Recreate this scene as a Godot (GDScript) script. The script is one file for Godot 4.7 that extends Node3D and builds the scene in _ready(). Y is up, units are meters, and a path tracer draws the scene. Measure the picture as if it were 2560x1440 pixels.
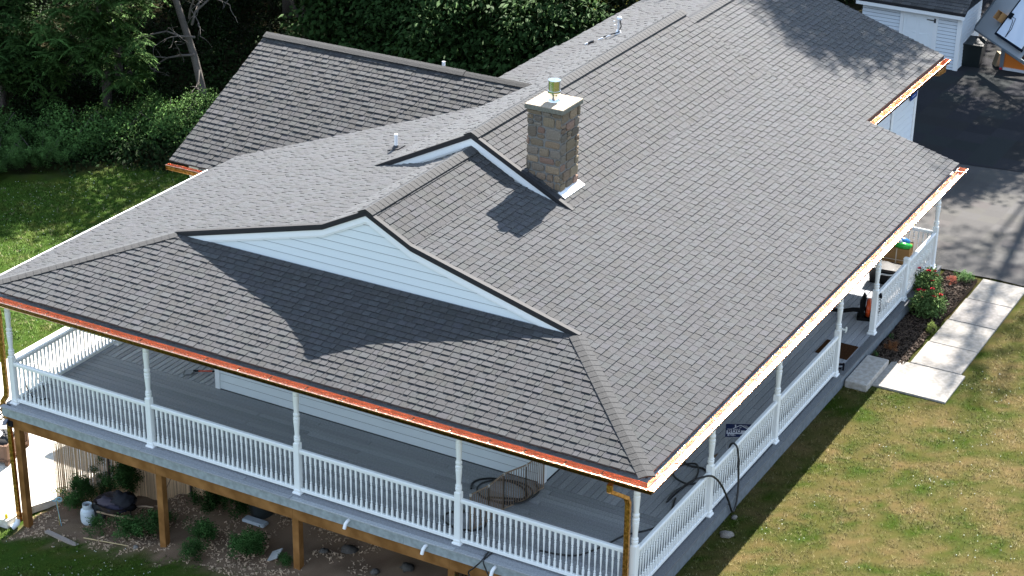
extends Node3D
# A house with a wrap-around porch seen from a drone. Metres; x along the front, y up from the porch deck, z towards the viewer.

const XR := 0.31          # right roof edge
const XL := -14.41        # left roof edge
const ZF := 0.31          # front roof edge
const XC := -7.05         # ridge line
const ZG := -2.47         # front gable
const ZS := -6.45         # step between the two ridges
const ZB := -16.75        # end of the main roof
const Y0 := 2.669          # eave height
const S1 := 0.27          # porch pitch
const S2 := 0.504         # upper pitch
const R1 := 4.89
const R2 := 5.2
const COURSE := 0.152

var rng := RandomNumberGenerator.new()
var names := {}
var M := {}
var house: Node3D
var cam: Camera3D
var cam_at := Vector3(11.943, 19.163, 26.435)
var tabs := []
var nz := FastNoiseLite.new()
var nz2 := FastNoiseLite.new()


# ---------------------------------------------------------------- mesh helper
class MB:
	var v := PackedVector3Array()
	var n := PackedVector3Array()
	var c := PackedColorArray()
	var col := Color(1, 1, 1)

	func tri(a: Vector3, b: Vector3, d: Vector3) -> void:
		var m := (b - a).cross(d - a).normalized()
		v.append(a); v.append(d); v.append(b)
		n.append(m); n.append(m); n.append(m)
		c.append(col); c.append(col); c.append(col)

	func tris(a: Vector3, b: Vector3, d: Vector3, na: Vector3, nb: Vector3, nd: Vector3) -> void:
		v.append(a); v.append(d); v.append(b)
		n.append(na); n.append(nd); n.append(nb)
		c.append(col); c.append(col); c.append(col)

	func quad(a: Vector3, b: Vector3, d: Vector3, e: Vector3) -> void:
		tri(a, b, d)
		tri(a, d, e)

	func hexa(p: Array) -> void:  # 0-3 bottom ring, 4-7 top ring, counter-clockwise seen from above
		quad(p[3], p[2], p[1], p[0])
		quad(p[4], p[5], p[6], p[7])
		for i in 4:
			var j := (i + 1) % 4
			quad(p[i], p[j], p[j + 4], p[i + 4])

	func box(lo: Vector3, hi: Vector3, t := Transform3D()) -> void:
		hexa([t * Vector3(lo.x, lo.y, hi.z), t * Vector3(hi.x, lo.y, hi.z), t * Vector3(hi.x, lo.y, lo.z), t * Vector3(lo.x, lo.y, lo.z),
			t * Vector3(lo.x, hi.y, hi.z), t * Vector3(hi.x, hi.y, hi.z), t * Vector3(hi.x, hi.y, lo.z), t * Vector3(lo.x, hi.y, lo.z)])

	func cbox(lo: Vector3, hi: Vector3, b: float, t := Transform3D()) -> void:  # box with chamfered vertical and top edges
		var rings := []
		for k in 3:
			var y: float = [lo.y, hi.y - b, hi.y][k]
			var i := b if k == 2 else 0.0
			var x0 := lo.x + i
			var x1 := hi.x - i
			var z0 := lo.z + i
			var z1 := hi.z - i
			rings.append([t * Vector3(x0 + b, y, z1), t * Vector3(x1 - b, y, z1), t * Vector3(x1, y, z1 - b), t * Vector3(x1, y, z0 + b), t * Vector3(x1 - b, y, z0), t * Vector3(x0 + b, y, z0), t * Vector3(x0, y, z0 + b), t * Vector3(x0, y, z1 - b)])
		for k in 2:
			for i in 8:
				var j := (i + 1) % 8
				quad(rings[k][i], rings[k][j], rings[k + 1][j], rings[k + 1][i])
		for i in range(1, 7):
			tri(rings[2][0], rings[2][i], rings[2][i + 1])
			tri(rings[0][0], rings[0][i + 1], rings[0][i])

	func prism(top: PackedVector3Array, down: Vector3) -> void:  # top counter-clockwise seen from outside
		var k := top.size()
		for i in range(1, k - 1):
			tri(top[0], top[i], top[i + 1])
			tri(top[0] + down, top[i + 1] + down, top[i] + down)
		for i in k:
			var j := (i + 1) % k
			quad(top[j], top[i], top[i] + down, top[j] + down)

	func poly(p2: PackedVector2Array, lift: Callable, down: Vector3) -> void:  # any simple polygon, triangulated
		var ids := Geometry2D.triangulate_polygon(p2)
		var p := PackedVector3Array()
		for q in p2:
			p.append(lift.call(q))
		for i in range(0, ids.size(), 3):
			var a := p[ids[i]]
			var b := p[ids[i + 1]]
			var d := p[ids[i + 2]]
			if (b - a).cross(d - a).dot(down) > 0:
				var s := b
				b = d
				d = s
			tri(a, b, d)
			tri(a + down, d + down, b + down)
		for i in p.size():
			var j := (i + 1) % p.size()
			quad(p[j], p[i], p[i] + down, p[j] + down)

	func tube(path: PackedVector3Array, r0: float, r1: float, sides := 8, caps := true) -> void:
		var up := Vector3.UP
		var last := []
		var lastn := []
		for i in path.size():
			var d := (path[mini(i + 1, path.size() - 1)] - path[maxi(i - 1, 0)]).normalized()
			if absf(d.dot(up)) > 0.95:
				up = Vector3.RIGHT if absf(d.x) < 0.7 else Vector3.BACK
			var s := d.cross(up).normalized()
			up = s.cross(d).normalized()
			var r := lerpf(r0, r1, float(i) / maxi(path.size() - 1, 1))
			var ring := []
			var rn := []
			for k in sides:
				var a := TAU * k / sides
				var o := s * cos(a) + up * sin(a)
				ring.append(path[i] + o * r)
				rn.append(o)
			if i:
				for k in sides:
					var j := (k + 1) % sides
					tris(last[k], ring[j], last[j], lastn[k], rn[j], lastn[j])
					tris(last[k], ring[k], ring[j], lastn[k], rn[k], rn[j])
			if caps and (i == 0 or i == path.size() - 1):
				for k in range(1, sides - 1):
					if i:
						tri(ring[0], ring[k + 1], ring[k])
					else:
						tri(ring[0], ring[k], ring[k + 1])
			last = ring
			lastn = rn

	func lathe(prof: Array, sides: int, t := Transform3D(), turn := 0.0) -> void:  # [radius, y] upwards
		for i in prof.size() - 1:
			var r0: float = prof[i][0]
			var y0: float = prof[i][1]
			var r1: float = prof[i + 1][0]
			var y1: float = prof[i + 1][1]
			var sl := Vector2(y1 - y0, r0 - r1).normalized() if absf(y1 - y0) + absf(r1 - r0) > 1e-6 else Vector2(1, 0)
			for k in sides:
				var a := turn + TAU * k / sides
				var b := turn + TAU * (k + 1) / sides
				var oa := Vector3(cos(a), 0, -sin(a))
				var ob := Vector3(cos(b), 0, -sin(b))
				var na := t.basis * (oa * sl.x + Vector3.UP * sl.y)
				var nb := t.basis * (ob * sl.x + Vector3.UP * sl.y)
				var p := t * (oa * r0 + Vector3.UP * y0)
				var q := t * (ob * r0 + Vector3.UP * y0)
				var s := t * (ob * r1 + Vector3.UP * y1)
				var u := t * (oa * r1 + Vector3.UP * y1)
				if r0 > 1e-5:
					tris(p, q, s, na, nb, nb)
				if r1 > 1e-5:
					tris(p, s, u, na, nb, na)

	func blob(at: Vector3, r: Vector3, rough: float, sd: int, rings := 8, sides := 12) -> void:
		var f := FastNoiseLite.new()
		f.seed = sd
		f.frequency = 0.9
		var pt := func(i: int, k: int) -> Vector3:
			var a := PI * i / rings - PI / 2
			var b := TAU * (k % sides) / sides
			var d := Vector3(cos(a) * cos(b), sin(a), -cos(a) * sin(b))
			return at + d * r * (1.0 + rough * f.get_noise_3dv(d * 1.6))
		for i in rings:
			for k in sides:
				var a: Vector3 = pt.call(i, k)
				var b: Vector3 = pt.call(i, k + 1)
				var d: Vector3 = pt.call(i + 1, k + 1)
				var e: Vector3 = pt.call(i + 1, k)
				if i:
					tris(a, b, d, ((a - at) / r).normalized(), ((b - at) / r).normalized(), ((d - at) / r).normalized())
				if i < rings - 1:
					tris(a, d, e, ((a - at) / r).normalized(), ((d - at) / r).normalized(), ((e - at) / r).normalized())

	func mesh() -> ArrayMesh:
		var a := []
		a.resize(Mesh.ARRAY_MAX)
		a[Mesh.ARRAY_VERTEX] = v
		a[Mesh.ARRAY_NORMAL] = n
		a[Mesh.ARRAY_COLOR] = c
		var m := ArrayMesh.new()
		m.add_surface_from_arrays(Mesh.PRIMITIVE_TRIANGLES, a)
		return m


func numbered(called: String) -> String:
	var k: int = names.get(called, 0)
	names[called] = k + 1
	return called if k == 0 else "%s_%03d" % [called, k]


func put(called: String, shape: Variant, m: Material, parent: Node = self, at := Transform3D()) -> MeshInstance3D:
	var o := MeshInstance3D.new()
	o.name = numbered(called) if parent == self else called
	o.mesh = shape.mesh() if shape is MB else shape
	o.material_override = m
	o.transform = at
	if parent != self:  # parts of one thing: numbered among their siblings
		var key := "%d/%s" % [parent.get_instance_id(), called]
		var k: int = names.get(key, 0)
		names[key] = k + 1
		if k:
			o.name = "%s_%03d" % [called, k]
	parent.add_child(o, true)
	return o


func tag(o: Node, label: String, category: String, group := "") -> Node:
	o.set_meta("label", label)
	o.set_meta("category", category)
	if group:
		o.set_meta("group", group)
	return o


func thing(called: String, label: String, category: String, at := Vector3.ZERO, turn := 0.0, group := "") -> Node3D:
	var o := Node3D.new()
	o.name = numbered(called)
	add_child(o)
	o.position = at
	o.rotation.y = turn
	tag(o, label, category, group)
	return o


func struct(o: Node) -> Node:
	o.set_meta("kind", "structure")
	return o


func stuff(o: Node) -> Node:
	o.set_meta("kind", "stuff")
	return o


func many(called: String, m: Mesh, mat: Material, places: Array, colors: Array, parent: Node = self) -> MultiMeshInstance3D:
	var mm := MultiMesh.new()
	mm.transform_format = MultiMesh.TRANSFORM_3D
	mm.use_colors = true
	mm.mesh = m
	mm.instance_count = places.size()
	for i in places.size():
		mm.set_instance_transform(i, places[i])
		mm.set_instance_color(i, colors[i])
	var o := MultiMeshInstance3D.new()
	o.name = numbered(called) if parent == self else called
	o.multimesh = mm
	o.material_override = mat
	parent.add_child(o, true)
	return o


func lin(r: float, g: float, b: float) -> Color:
	return Color(r, g, b).linear_to_srgb()


func ntex(freq: float, lo: Color, hi: Color, sd: int, size := 256, octaves := 4, mid := 0.5) -> NoiseTexture2D:
	var f := FastNoiseLite.new()
	f.seed = sd
	f.frequency = freq
	f.fractal_octaves = octaves
	var t := NoiseTexture2D.new()
	t.width = size
	t.height = size
	t.seamless = true
	t.noise = f
	var g := Gradient.new()
	g.offsets = PackedFloat32Array([mid - 0.35, mid + 0.35])
	g.colors = PackedColorArray([lo, hi])
	t.color_ramp = g
	return t


func mat(called: String, c: Color, rough: float, metal := 0.0, tex: Texture2D = null, per_metre := 1.0, vc := true) -> StandardMaterial3D:
	var m := StandardMaterial3D.new()
	m.resource_name = called
	m.albedo_color = c
	m.roughness = rough
	m.metallic = metal
	m.vertex_color_use_as_albedo = vc
	if tex:
		m.albedo_texture = tex
		m.uv1_triplanar = true
		m.uv1_world_triplanar = true
		m.uv1_scale = Vector3.ONE * per_metre
	M[called] = m
	return m


func rel(m: StandardMaterial3D, freq: float, strength: float, sd: int, per_metre := 1.0) -> void:
	var f := FastNoiseLite.new()
	f.seed = sd
	f.frequency = freq
	var t := NoiseTexture2D.new()
	t.width = 256
	t.height = 256
	t.seamless = true
	t.as_normal_map = true
	t.bump_strength = 6.0
	t.noise = f
	m.normal_enabled = true
	m.normal_texture = t
	m.normal_scale = strength
	m.uv1_triplanar = true
	m.uv1_world_triplanar = true
	m.uv1_scale = Vector3.ONE * per_metre


func materials() -> void:
	var w := Color(1, 1, 1)
	var sg := mat("shingle", w, 0.8, 0.0, ntex(0.12, Color(0.5, 0.5, 0.5), Color(1, 1, 1), 3, 512, 4), 1.7)
	sg.metallic_specular = 0.25
	rel(sg, 0.11, 0.45, 33, 1.7)
	sg.rim_enabled = true
	sg.rim = 0.62
	mat("roof_edge", lin(0.012, 0.012, 0.014), 0.8)
	mat("vent_black", lin(0.01, 0.011, 0.012), 0.6)
	mat("white_paint", lin(0.78, 0.79, 0.78), 0.45)
	mat("white_trim", lin(0.76, 0.79, 0.79), 0.5)
	mat("siding", lin(0.64, 0.7, 0.71), 0.6)
	mat("painted_lap_shade", lin(0.05, 0.055, 0.06), 0.9)  # dark backing: shade under the siding laps put into its colour
	mat("garage_siding", lin(0.64, 0.69, 0.73), 0.6)
	mat("deck", w, 0.6, 0.0, ntex(0.08, Color(0.84, 0.84, 0.85), w, 7), 1.3)
	mat("deck_dark", lin(0.01, 0.01, 0.011), 0.95)
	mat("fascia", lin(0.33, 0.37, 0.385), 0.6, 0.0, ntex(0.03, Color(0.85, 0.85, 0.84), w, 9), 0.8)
	mat("gable_lap_shade", lin(0.26, 0.29, 0.31), 0.9)  # greyer backing: softer lap shade of the front gable as colour
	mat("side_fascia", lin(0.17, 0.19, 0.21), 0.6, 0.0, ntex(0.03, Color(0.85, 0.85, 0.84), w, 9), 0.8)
	mat("brown_wood", lin(0.3, 0.145, 0.05), 0.7, 0.0, ntex(0.012, Color(0.8, 0.78, 0.75), w, 11), 0.6)
	var cu := mat("copper", lin(0.9, 0.5, 0.34), 0.2, 1.0)
	rel(cu, 0.02, 0.9, 13, 2.2)
	var cu2 := mat("copper_dark_reflection", lin(0.5, 0.24, 0.07), 0.3, 1.0, ntex(0.03, Color(0.45, 0.4, 0.35), w, 14), 1.5)  # darker copper: dark ground reflection put into the gutter's outer face colour
	cu2.metallic_specular = 0.5
	mat("copper_pipe", lin(0.9, 0.5, 0.18), 0.36, 1.0, ntex(0.03, Color(0.6, 0.55, 0.5), w, 14), 1.5)
	mat("steel", lin(0.74, 0.77, 0.8), 0.13, 1.0)
	mat("flashing", lin(0.75, 0.76, 0.78), 0.35, 0.3)
	mat("stone", w, 0.85, 0.0, ntex(0.09, Color(0.55, 0.53, 0.5), w, 15), 2.2)
	mat("mortar", lin(0.24, 0.235, 0.22), 0.9, 0.0, ntex(0.12, Color(0.7, 0.7, 0.7), w, 16), 2.0)
	mat("cap_stone", w, 0.85, 0.0, ntex(0.05, Color(0.84, 0.82, 0.8), w, 17), 1.5)
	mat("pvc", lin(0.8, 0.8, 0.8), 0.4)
	mat("lawn", w, 0.95, 0.0, ntex(0.16, Color(0.6, 0.6, 0.55), w, 19, 512), 0.9)
	mat("asphalt", w, 0.9, 0.0, ntex(0.3, Color(0.66, 0.66, 0.66), w, 21, 512), 0.8)
	mat("concrete", w, 0.85, 0.0, ntex(0.05, Color(0.86, 0.85, 0.83), w, 23), 0.6)
	mat("mulch", w, 0.95, 0.0, ntex(0.25, Color(0.4, 0.38, 0.36), w, 25), 1.2)
	mat("bark", lin(0.13, 0.105, 0.085), 0.9, 0.0, ntex(0.07, Color(0.5, 0.5, 0.5), w, 27), 1.2)
	mat("dead_bark", lin(0.22, 0.19, 0.165), 0.9, 0.0, ntex(0.07, Color(0.6, 0.6, 0.6), w, 28), 1.5)
	for k in [["leaf", 0.07, 0.13, 0.02], ["grass", 0.1, 0.14, 0.01]]:
		var lf := mat(k[0], w, 0.65)
		lf.metallic_specular = 0.15
		lf.backlight = lin(k[1] * 4, k[2] * 4, k[3] * 4)
		lf.cull_mode = BaseMaterial3D.CULL_DISABLED
	mat("rubber", lin(0.012, 0.012, 0.013), 0.45)
	mat("plain", w, 0.6)
	mat("gloss", w, 0.3)
	mat("reed", w, 0.8)
	M.reed.backlight = lin(0.55, 0.38, 0.2)
	for k in ["lawn", "mulch", "plain", "brown_wood", "deck", "stone", "asphalt"]:
		M[k].metallic_specular = 0.12
	mat("dark_metal", lin(0.03, 0.03, 0.032), 0.5, 0.3)


# ---------------------------------------------------------------- heights
func main_roof_y(x: float, z: float) -> float:
	var u := absf(x - XC)
	var sh := Y0 + S1 * (XR - XC - u)
	if z > ZG:
		return minf(sh, Y0 + S1 * (ZF - z))
	return maxf(sh, (R1 if z > ZS else R2) - S2 * u)


func smooth(a: float, b: float, x: float) -> float:
	var t := clampf((x - a) / (b - a), 0.0, 1.0)
	return t * t * (3.0 - 2.0 * t)


func ground(x: float, z: float) -> float:
	var k := smooth(-12.0, -22.0, z)
	var x0 := lerpf(0.0, -9.0, k)   # where the bank begins to fall away to the left
	var y := -0.31 - 0.004 * maxf(x, 0.0)
	var t := clampf((x0 - x) / 14.0, 0.0, 1.0)
	y = lerpf(y - 0.14 * minf(t * 8.0, 1.0), -2.9, t)
	if x < -15.0:
		y += 0.03 * minf(-15.0 - x, 14.0)
	if z < -17.0 and x > -9.0:
		y -= 0.2 * smooth(-17.0, -24.0, z) * smooth(-9.0, -5.0, x)
	if z > 0.3 and x < 0.5:
		y -= 0.05 * (z - 0.3)
	return y


func in_frame(p: Vector3, slack := 1.12) -> bool:
	var q := cam.transform.affine_inverse() * p
	if q.z > -1.0:
		return false
	var t := tan(deg_to_rad(cam.fov) / 2.0)
	return absf(q.x) < -q.z * t * 16.0 / 9.0 * slack and absf(q.y) < -q.z * t * slack


func _ready() -> void:
	rng.seed = 20240611
	nz.seed = 5
	nz.frequency = 0.35
	nz2.seed = 9
	nz2.frequency = 1.3
	cam = Camera3D.new()
	cam.name = "Camera3D"
	cam.transform = Transform3D(Basis(Vector3(0.87366840, 0.01711518, -0.48622073), Vector3(-0.21638008, 0.90877003, -0.35681465), Vector3(0.43575588, 0.41694617, 0.79766704)).orthonormalized(), cam_at)
	cam.fov = 16.6625
	cam.near = 0.5
	cam.far = 900.0
	add_child(cam)
	var env := Environment.new()
	env.background_mode = Environment.BG_SKY
	var sky := Sky.new()
	var sm := ProceduralSkyMaterial.new()
	sm.sky_top_color = Color(0.51, 0.595, 0.71)
	sm.sky_horizon_color = Color(0.8, 0.83, 0.84)
	sm.sky_curve = 0.14
	sm.ground_bottom_color = Color(0.12, 0.13, 0.1)
	sm.ground_horizon_color = Color(0.5, 0.55, 0.58)
	sky.sky_material = sm
	env.sky = sky
	env.background_energy_multiplier = 0.72
	env.tonemap_mode = Environment.TONE_MAPPER_LINEAR
	env.tonemap_exposure = 5.0
	env.sdfgi_enabled = true
	env.ssao_enabled = true
	env.ssil_enabled = true
	var we := WorldEnvironment.new()
	we.environment = env
	add_child(we)
	var sun := DirectionalLight3D.new()
	sun.name = "Sun"
	sun.light_energy = 1.6
	sun.light_color = Color(1.0, 0.975, 0.945)
	sun.light_angular_distance = 0.5
	sun.shadow_enabled = true
	sun.transform = Transform3D(Basis.looking_at(Vector3(0.23, -2.15, 2.34).normalized(), Vector3.UP), Vector3(0, 30, 0))
	add_child(sun)

	materials()
	build_ground()
	build_house()
	build_yard()
	build_porch_things()
	build_trees()
	build_grass()


# ---------------------------------------------------------------- roof
# A slope: plan polygon (x, z), the eave direction u and the upward plan direction up_dir; y(x, z) of the plane.
func slope(called: String, plan: Array, along: Vector3, uphill: Vector3, pitch: float, through: Vector3, thick := 0.022, label := "") -> Node3D:
	var u := along.normalized()
	var v := (uphill.normalized() + Vector3.UP * pitch).normalized()
	var nrm := u.cross(v).normalized()
	if nrm.y < 0:
		nrm = -nrm
	var flat := 1.0 / sqrt(1.0 + pitch * pitch)
	var p2 := PackedVector2Array()
	for q in plan:
		var d := Vector3(q[0], 0, q[1]) - Vector3(through.x, 0, through.z)
		p2.append(Vector2(d.dot(u), d.dot(uphill.normalized()) / flat))
	var base := through - nrm * 0.012
	var mb := MB.new()
	mb.poly(p2, func(q: Vector2) -> Vector3: return base + u * q.x + v * q.y, Vector3(0, -thick, 0))
	var o := put(called, mb, M.roof_edge, house)
	if label:
		o.set_meta("label", label)
	# shingles
	var lo := Vector2(INF, INF)
	var hi := Vector2(-INF, -INF)
	for q in p2:
		lo = lo.min(q)
		hi = hi.max(q)
	var row := 0
	var y := lo.y
	while y < hi.y:
		var x := lo.x - rng.randf() * 0.3
		var wave := 0.004 * sin(row * 2.1)
		while x < hi.x:
			var w := rng.randf_range(0.15, 0.225)
			if rng.randf() < 0.14:
				w *= 0.5
			var r := PackedVector2Array([Vector2(x + 0.006, y + wave), Vector2(x + w - 0.006, y + wave + rng.randf_range(-0.002, 0.002)), Vector2(x + w - 0.006, y + COURSE + 0.012), Vector2(x + 0.006, y + COURSE + 0.012)])
			x += w
			for piece in Geometry2D.intersect_polygons(r, p2):
				if piece.size() < 3:
					continue
				var s := 0.0
				for i in piece.size():
					s += piece[i].cross(piece[(i + 1) % piece.size()])
				if absf(s) < 0.0012:
					continue
				if s < 0:
					piece.reverse()
				tabs.append([piece, base, u, v, nrm, y, 0.026 if rng.randf() < 0.5 else 0.016, rng.randf(), o, 0.0])
		y += COURSE
		row += 1
	return o


func tab_shape(t: Array, mb: MB) -> void:
	var piece: PackedVector2Array = t[0]
	var base: Vector3 = t[1]
	var u: Vector3 = t[2]
	var v: Vector3 = t[3]
	var nrm: Vector3 = t[4]
	var tone := lerpf(0.005, 0.021, pow(t[7], 1.3))
	var at0 := base + u * piece[0].x + v * piece[0].y
	tone *= 1.0 + 0.16 * nz.get_noise_3dv(at0 * 1.5)
	mb.col = Color(tone * 0.85, tone * 0.97, tone * 1.22)
	var flip := u.cross(v).dot(nrm) < 0
	var top := PackedVector3Array()
	var low := PackedVector3Array()
	for i in piece.size():
		var q := piece[i] if not flip else piece[piece.size() - 1 - i]
		var k := clampf((q.y - float(t[5])) / COURSE, 0.0, 1.1)
		var p := base + u * q.x + v * q.y
		top.append(p + nrm * lerpf(t[6], 0.004, k))
		low.append(p + nrm * 0.001)
	for i in range(1, top.size() - 1):
		mb.tri(top[0], top[i], top[i + 1])
	mb.col = Color(0.02, 0.02, 0.022)
	for i in top.size():
		var j := (i + 1) % top.size()
		mb.quad(top[j], top[i], low[i], low[j])


func lay_tabs() -> void:
	for t in tabs:
		var piece: PackedVector2Array = t[0]
		var p: Vector3 = t[1] + t[2] * piece[0].x + t[3] * piece[0].y
		var view: Vector3 = (cam_at - p)
		t[9] = view.length_squared() / maxf(view.normalized().dot(t[4]), 0.02) if in_frame(p, 0.99) else 1e9
	tabs.sort_custom(func(a, b): return a[9] < b[9])
	var rest := MB.new()
	for i in tabs.size():
		if i < 300:
			var mb := MB.new()
			tab_shape(tabs[i], mb)
			put("shingle", mb, M.shingle, tabs[i][8])
		else:
			tab_shape(tabs[i], rest)
	stuff(put("shingles", rest, M.shingle, house))


# Cap shingles along a ridge or hip from a (lower or near end) to b; dl and dr run down the two slopes.
func caps(called: String, a: Vector3, b: Vector3, dl: Vector3, dr: Vector3, half: float, lift: float, vent := false, chalk := false) -> void:
	var along := (b - a).normalized()
	var up := (-dl - dr).normalized()
	var base := MB.new()
	var h := lift if vent else 0.012
	for s in [[dl, 1.0], [dr, -1.0]]:
		var d: Vector3 = s[0]
		var n := along.cross(d).normalized()
		if n.y < 0:
			n = -n
		var e := half - 0.012
		var quads := [a + n * h, b + n * h, b + d * e + n * h, a + d * e + n * h]
		var low := [a, b, b + d * e - n * 0.01, a + d * e - n * 0.01]
		if s[1] < 0:
			base.quad(quads[0], quads[3], quads[2], quads[1])
			base.quad(quads[3], low[3], low[2], quads[2])
			base.quad(quads[0], low[0], low[3], quads[3])
			base.quad(quads[1], quads[2], low[2], low[1])
		else:
			base.quad(quads[0], quads[1], quads[2], quads[3])
			base.quad(quads[2], low[2], low[3], quads[3])
			base.quad(quads[0], quads[3], low[3], low[0])
			base.quad(quads[1], low[1], low[2], quads[2])
	var o := put(called, base, M.vent_black, house)
	var count := int((b - a).length() / COURSE)
	var step := (b - a).length() / count
	var kinds := []
	for k in 3:
		var mb := MB.new()
		var tone: float = [0.012, 0.0135, 0.015][k]
		for s in [[dl, 1.0], [dr, -1.0]]:
			var d: Vector3 = s[0]
			var n := along.cross(d).normalized()
			if n.y < 0:
				n = -n
			var r0 := up * 0.006
			var t0 := n * (h + 0.011)
			var t1 := n * (h + 0.005)
			var l := along * (step + 0.01)
			var bend := d * half * 0.35
			var p := [r0 + up * (h + 0.009), r0 + up * (h + 0.004) + l, bend + t1 + l + up * 0.004, bend + t0 + up * 0.004, d * half + t1 + l, d * half + t0]
			mb.col = Color(tone, tone, tone * 1.03)
			var order := [[0, 1, 2, 3], [3, 2, 4, 5]]
			for q in order:
				if s[1] > 0:
					mb.quad(p[q[0]], p[q[1]], p[q[2]], p[q[3]])
				else:
					mb.quad(p[q[0]], p[q[3]], p[q[2]], p[q[1]])
			mb.col = Color(0.02, 0.02, 0.022)
			var dn := -n * 0.016
			if s[1] > 0:
				mb.quad(p[0], p[3], p[3] + dn, p[0] + dn)
				mb.quad(p[3], p[5], p[5] + dn, p[3] + dn)
				mb.quad(p[5], p[4], p[4] + dn, p[5] + dn)
			else:
				mb.quad(p[3], p[0], p[0] + dn, p[3] + dn)
				mb.quad(p[5], p[3], p[3] + dn, p[5] + dn)
				mb.quad(p[4], p[5], p[5] + dn, p[4] + dn)
		kinds.append(mb.mesh())
	for i in count:
		put("cap_shingle", kinds[rng.randi() % 3], M.shingle, o, Transform3D(Basis(), a + along * step * i))
	if chalk:
		var mb := MB.new()
		var n := along.cross(dl).normalized()
		if n.y < 0:
			n = -n
		var q0 := a + dl * (half + 0.002) + n * (h + 0.012)
		var q1 := b + dl * (half + 0.002) + n * (h + 0.012)
		mb.quad(q0, q1, q1 + dl * 0.02 - n * 0.01, q0 + dl * 0.02 - n * 0.01)
		mb.quad(q0 - n * 0.03, q0 - n * 0.02, q1 - n * 0.02, q1 - n * 0.03)
		put("pale_edge_strip", mb, M.pvc, o)


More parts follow.
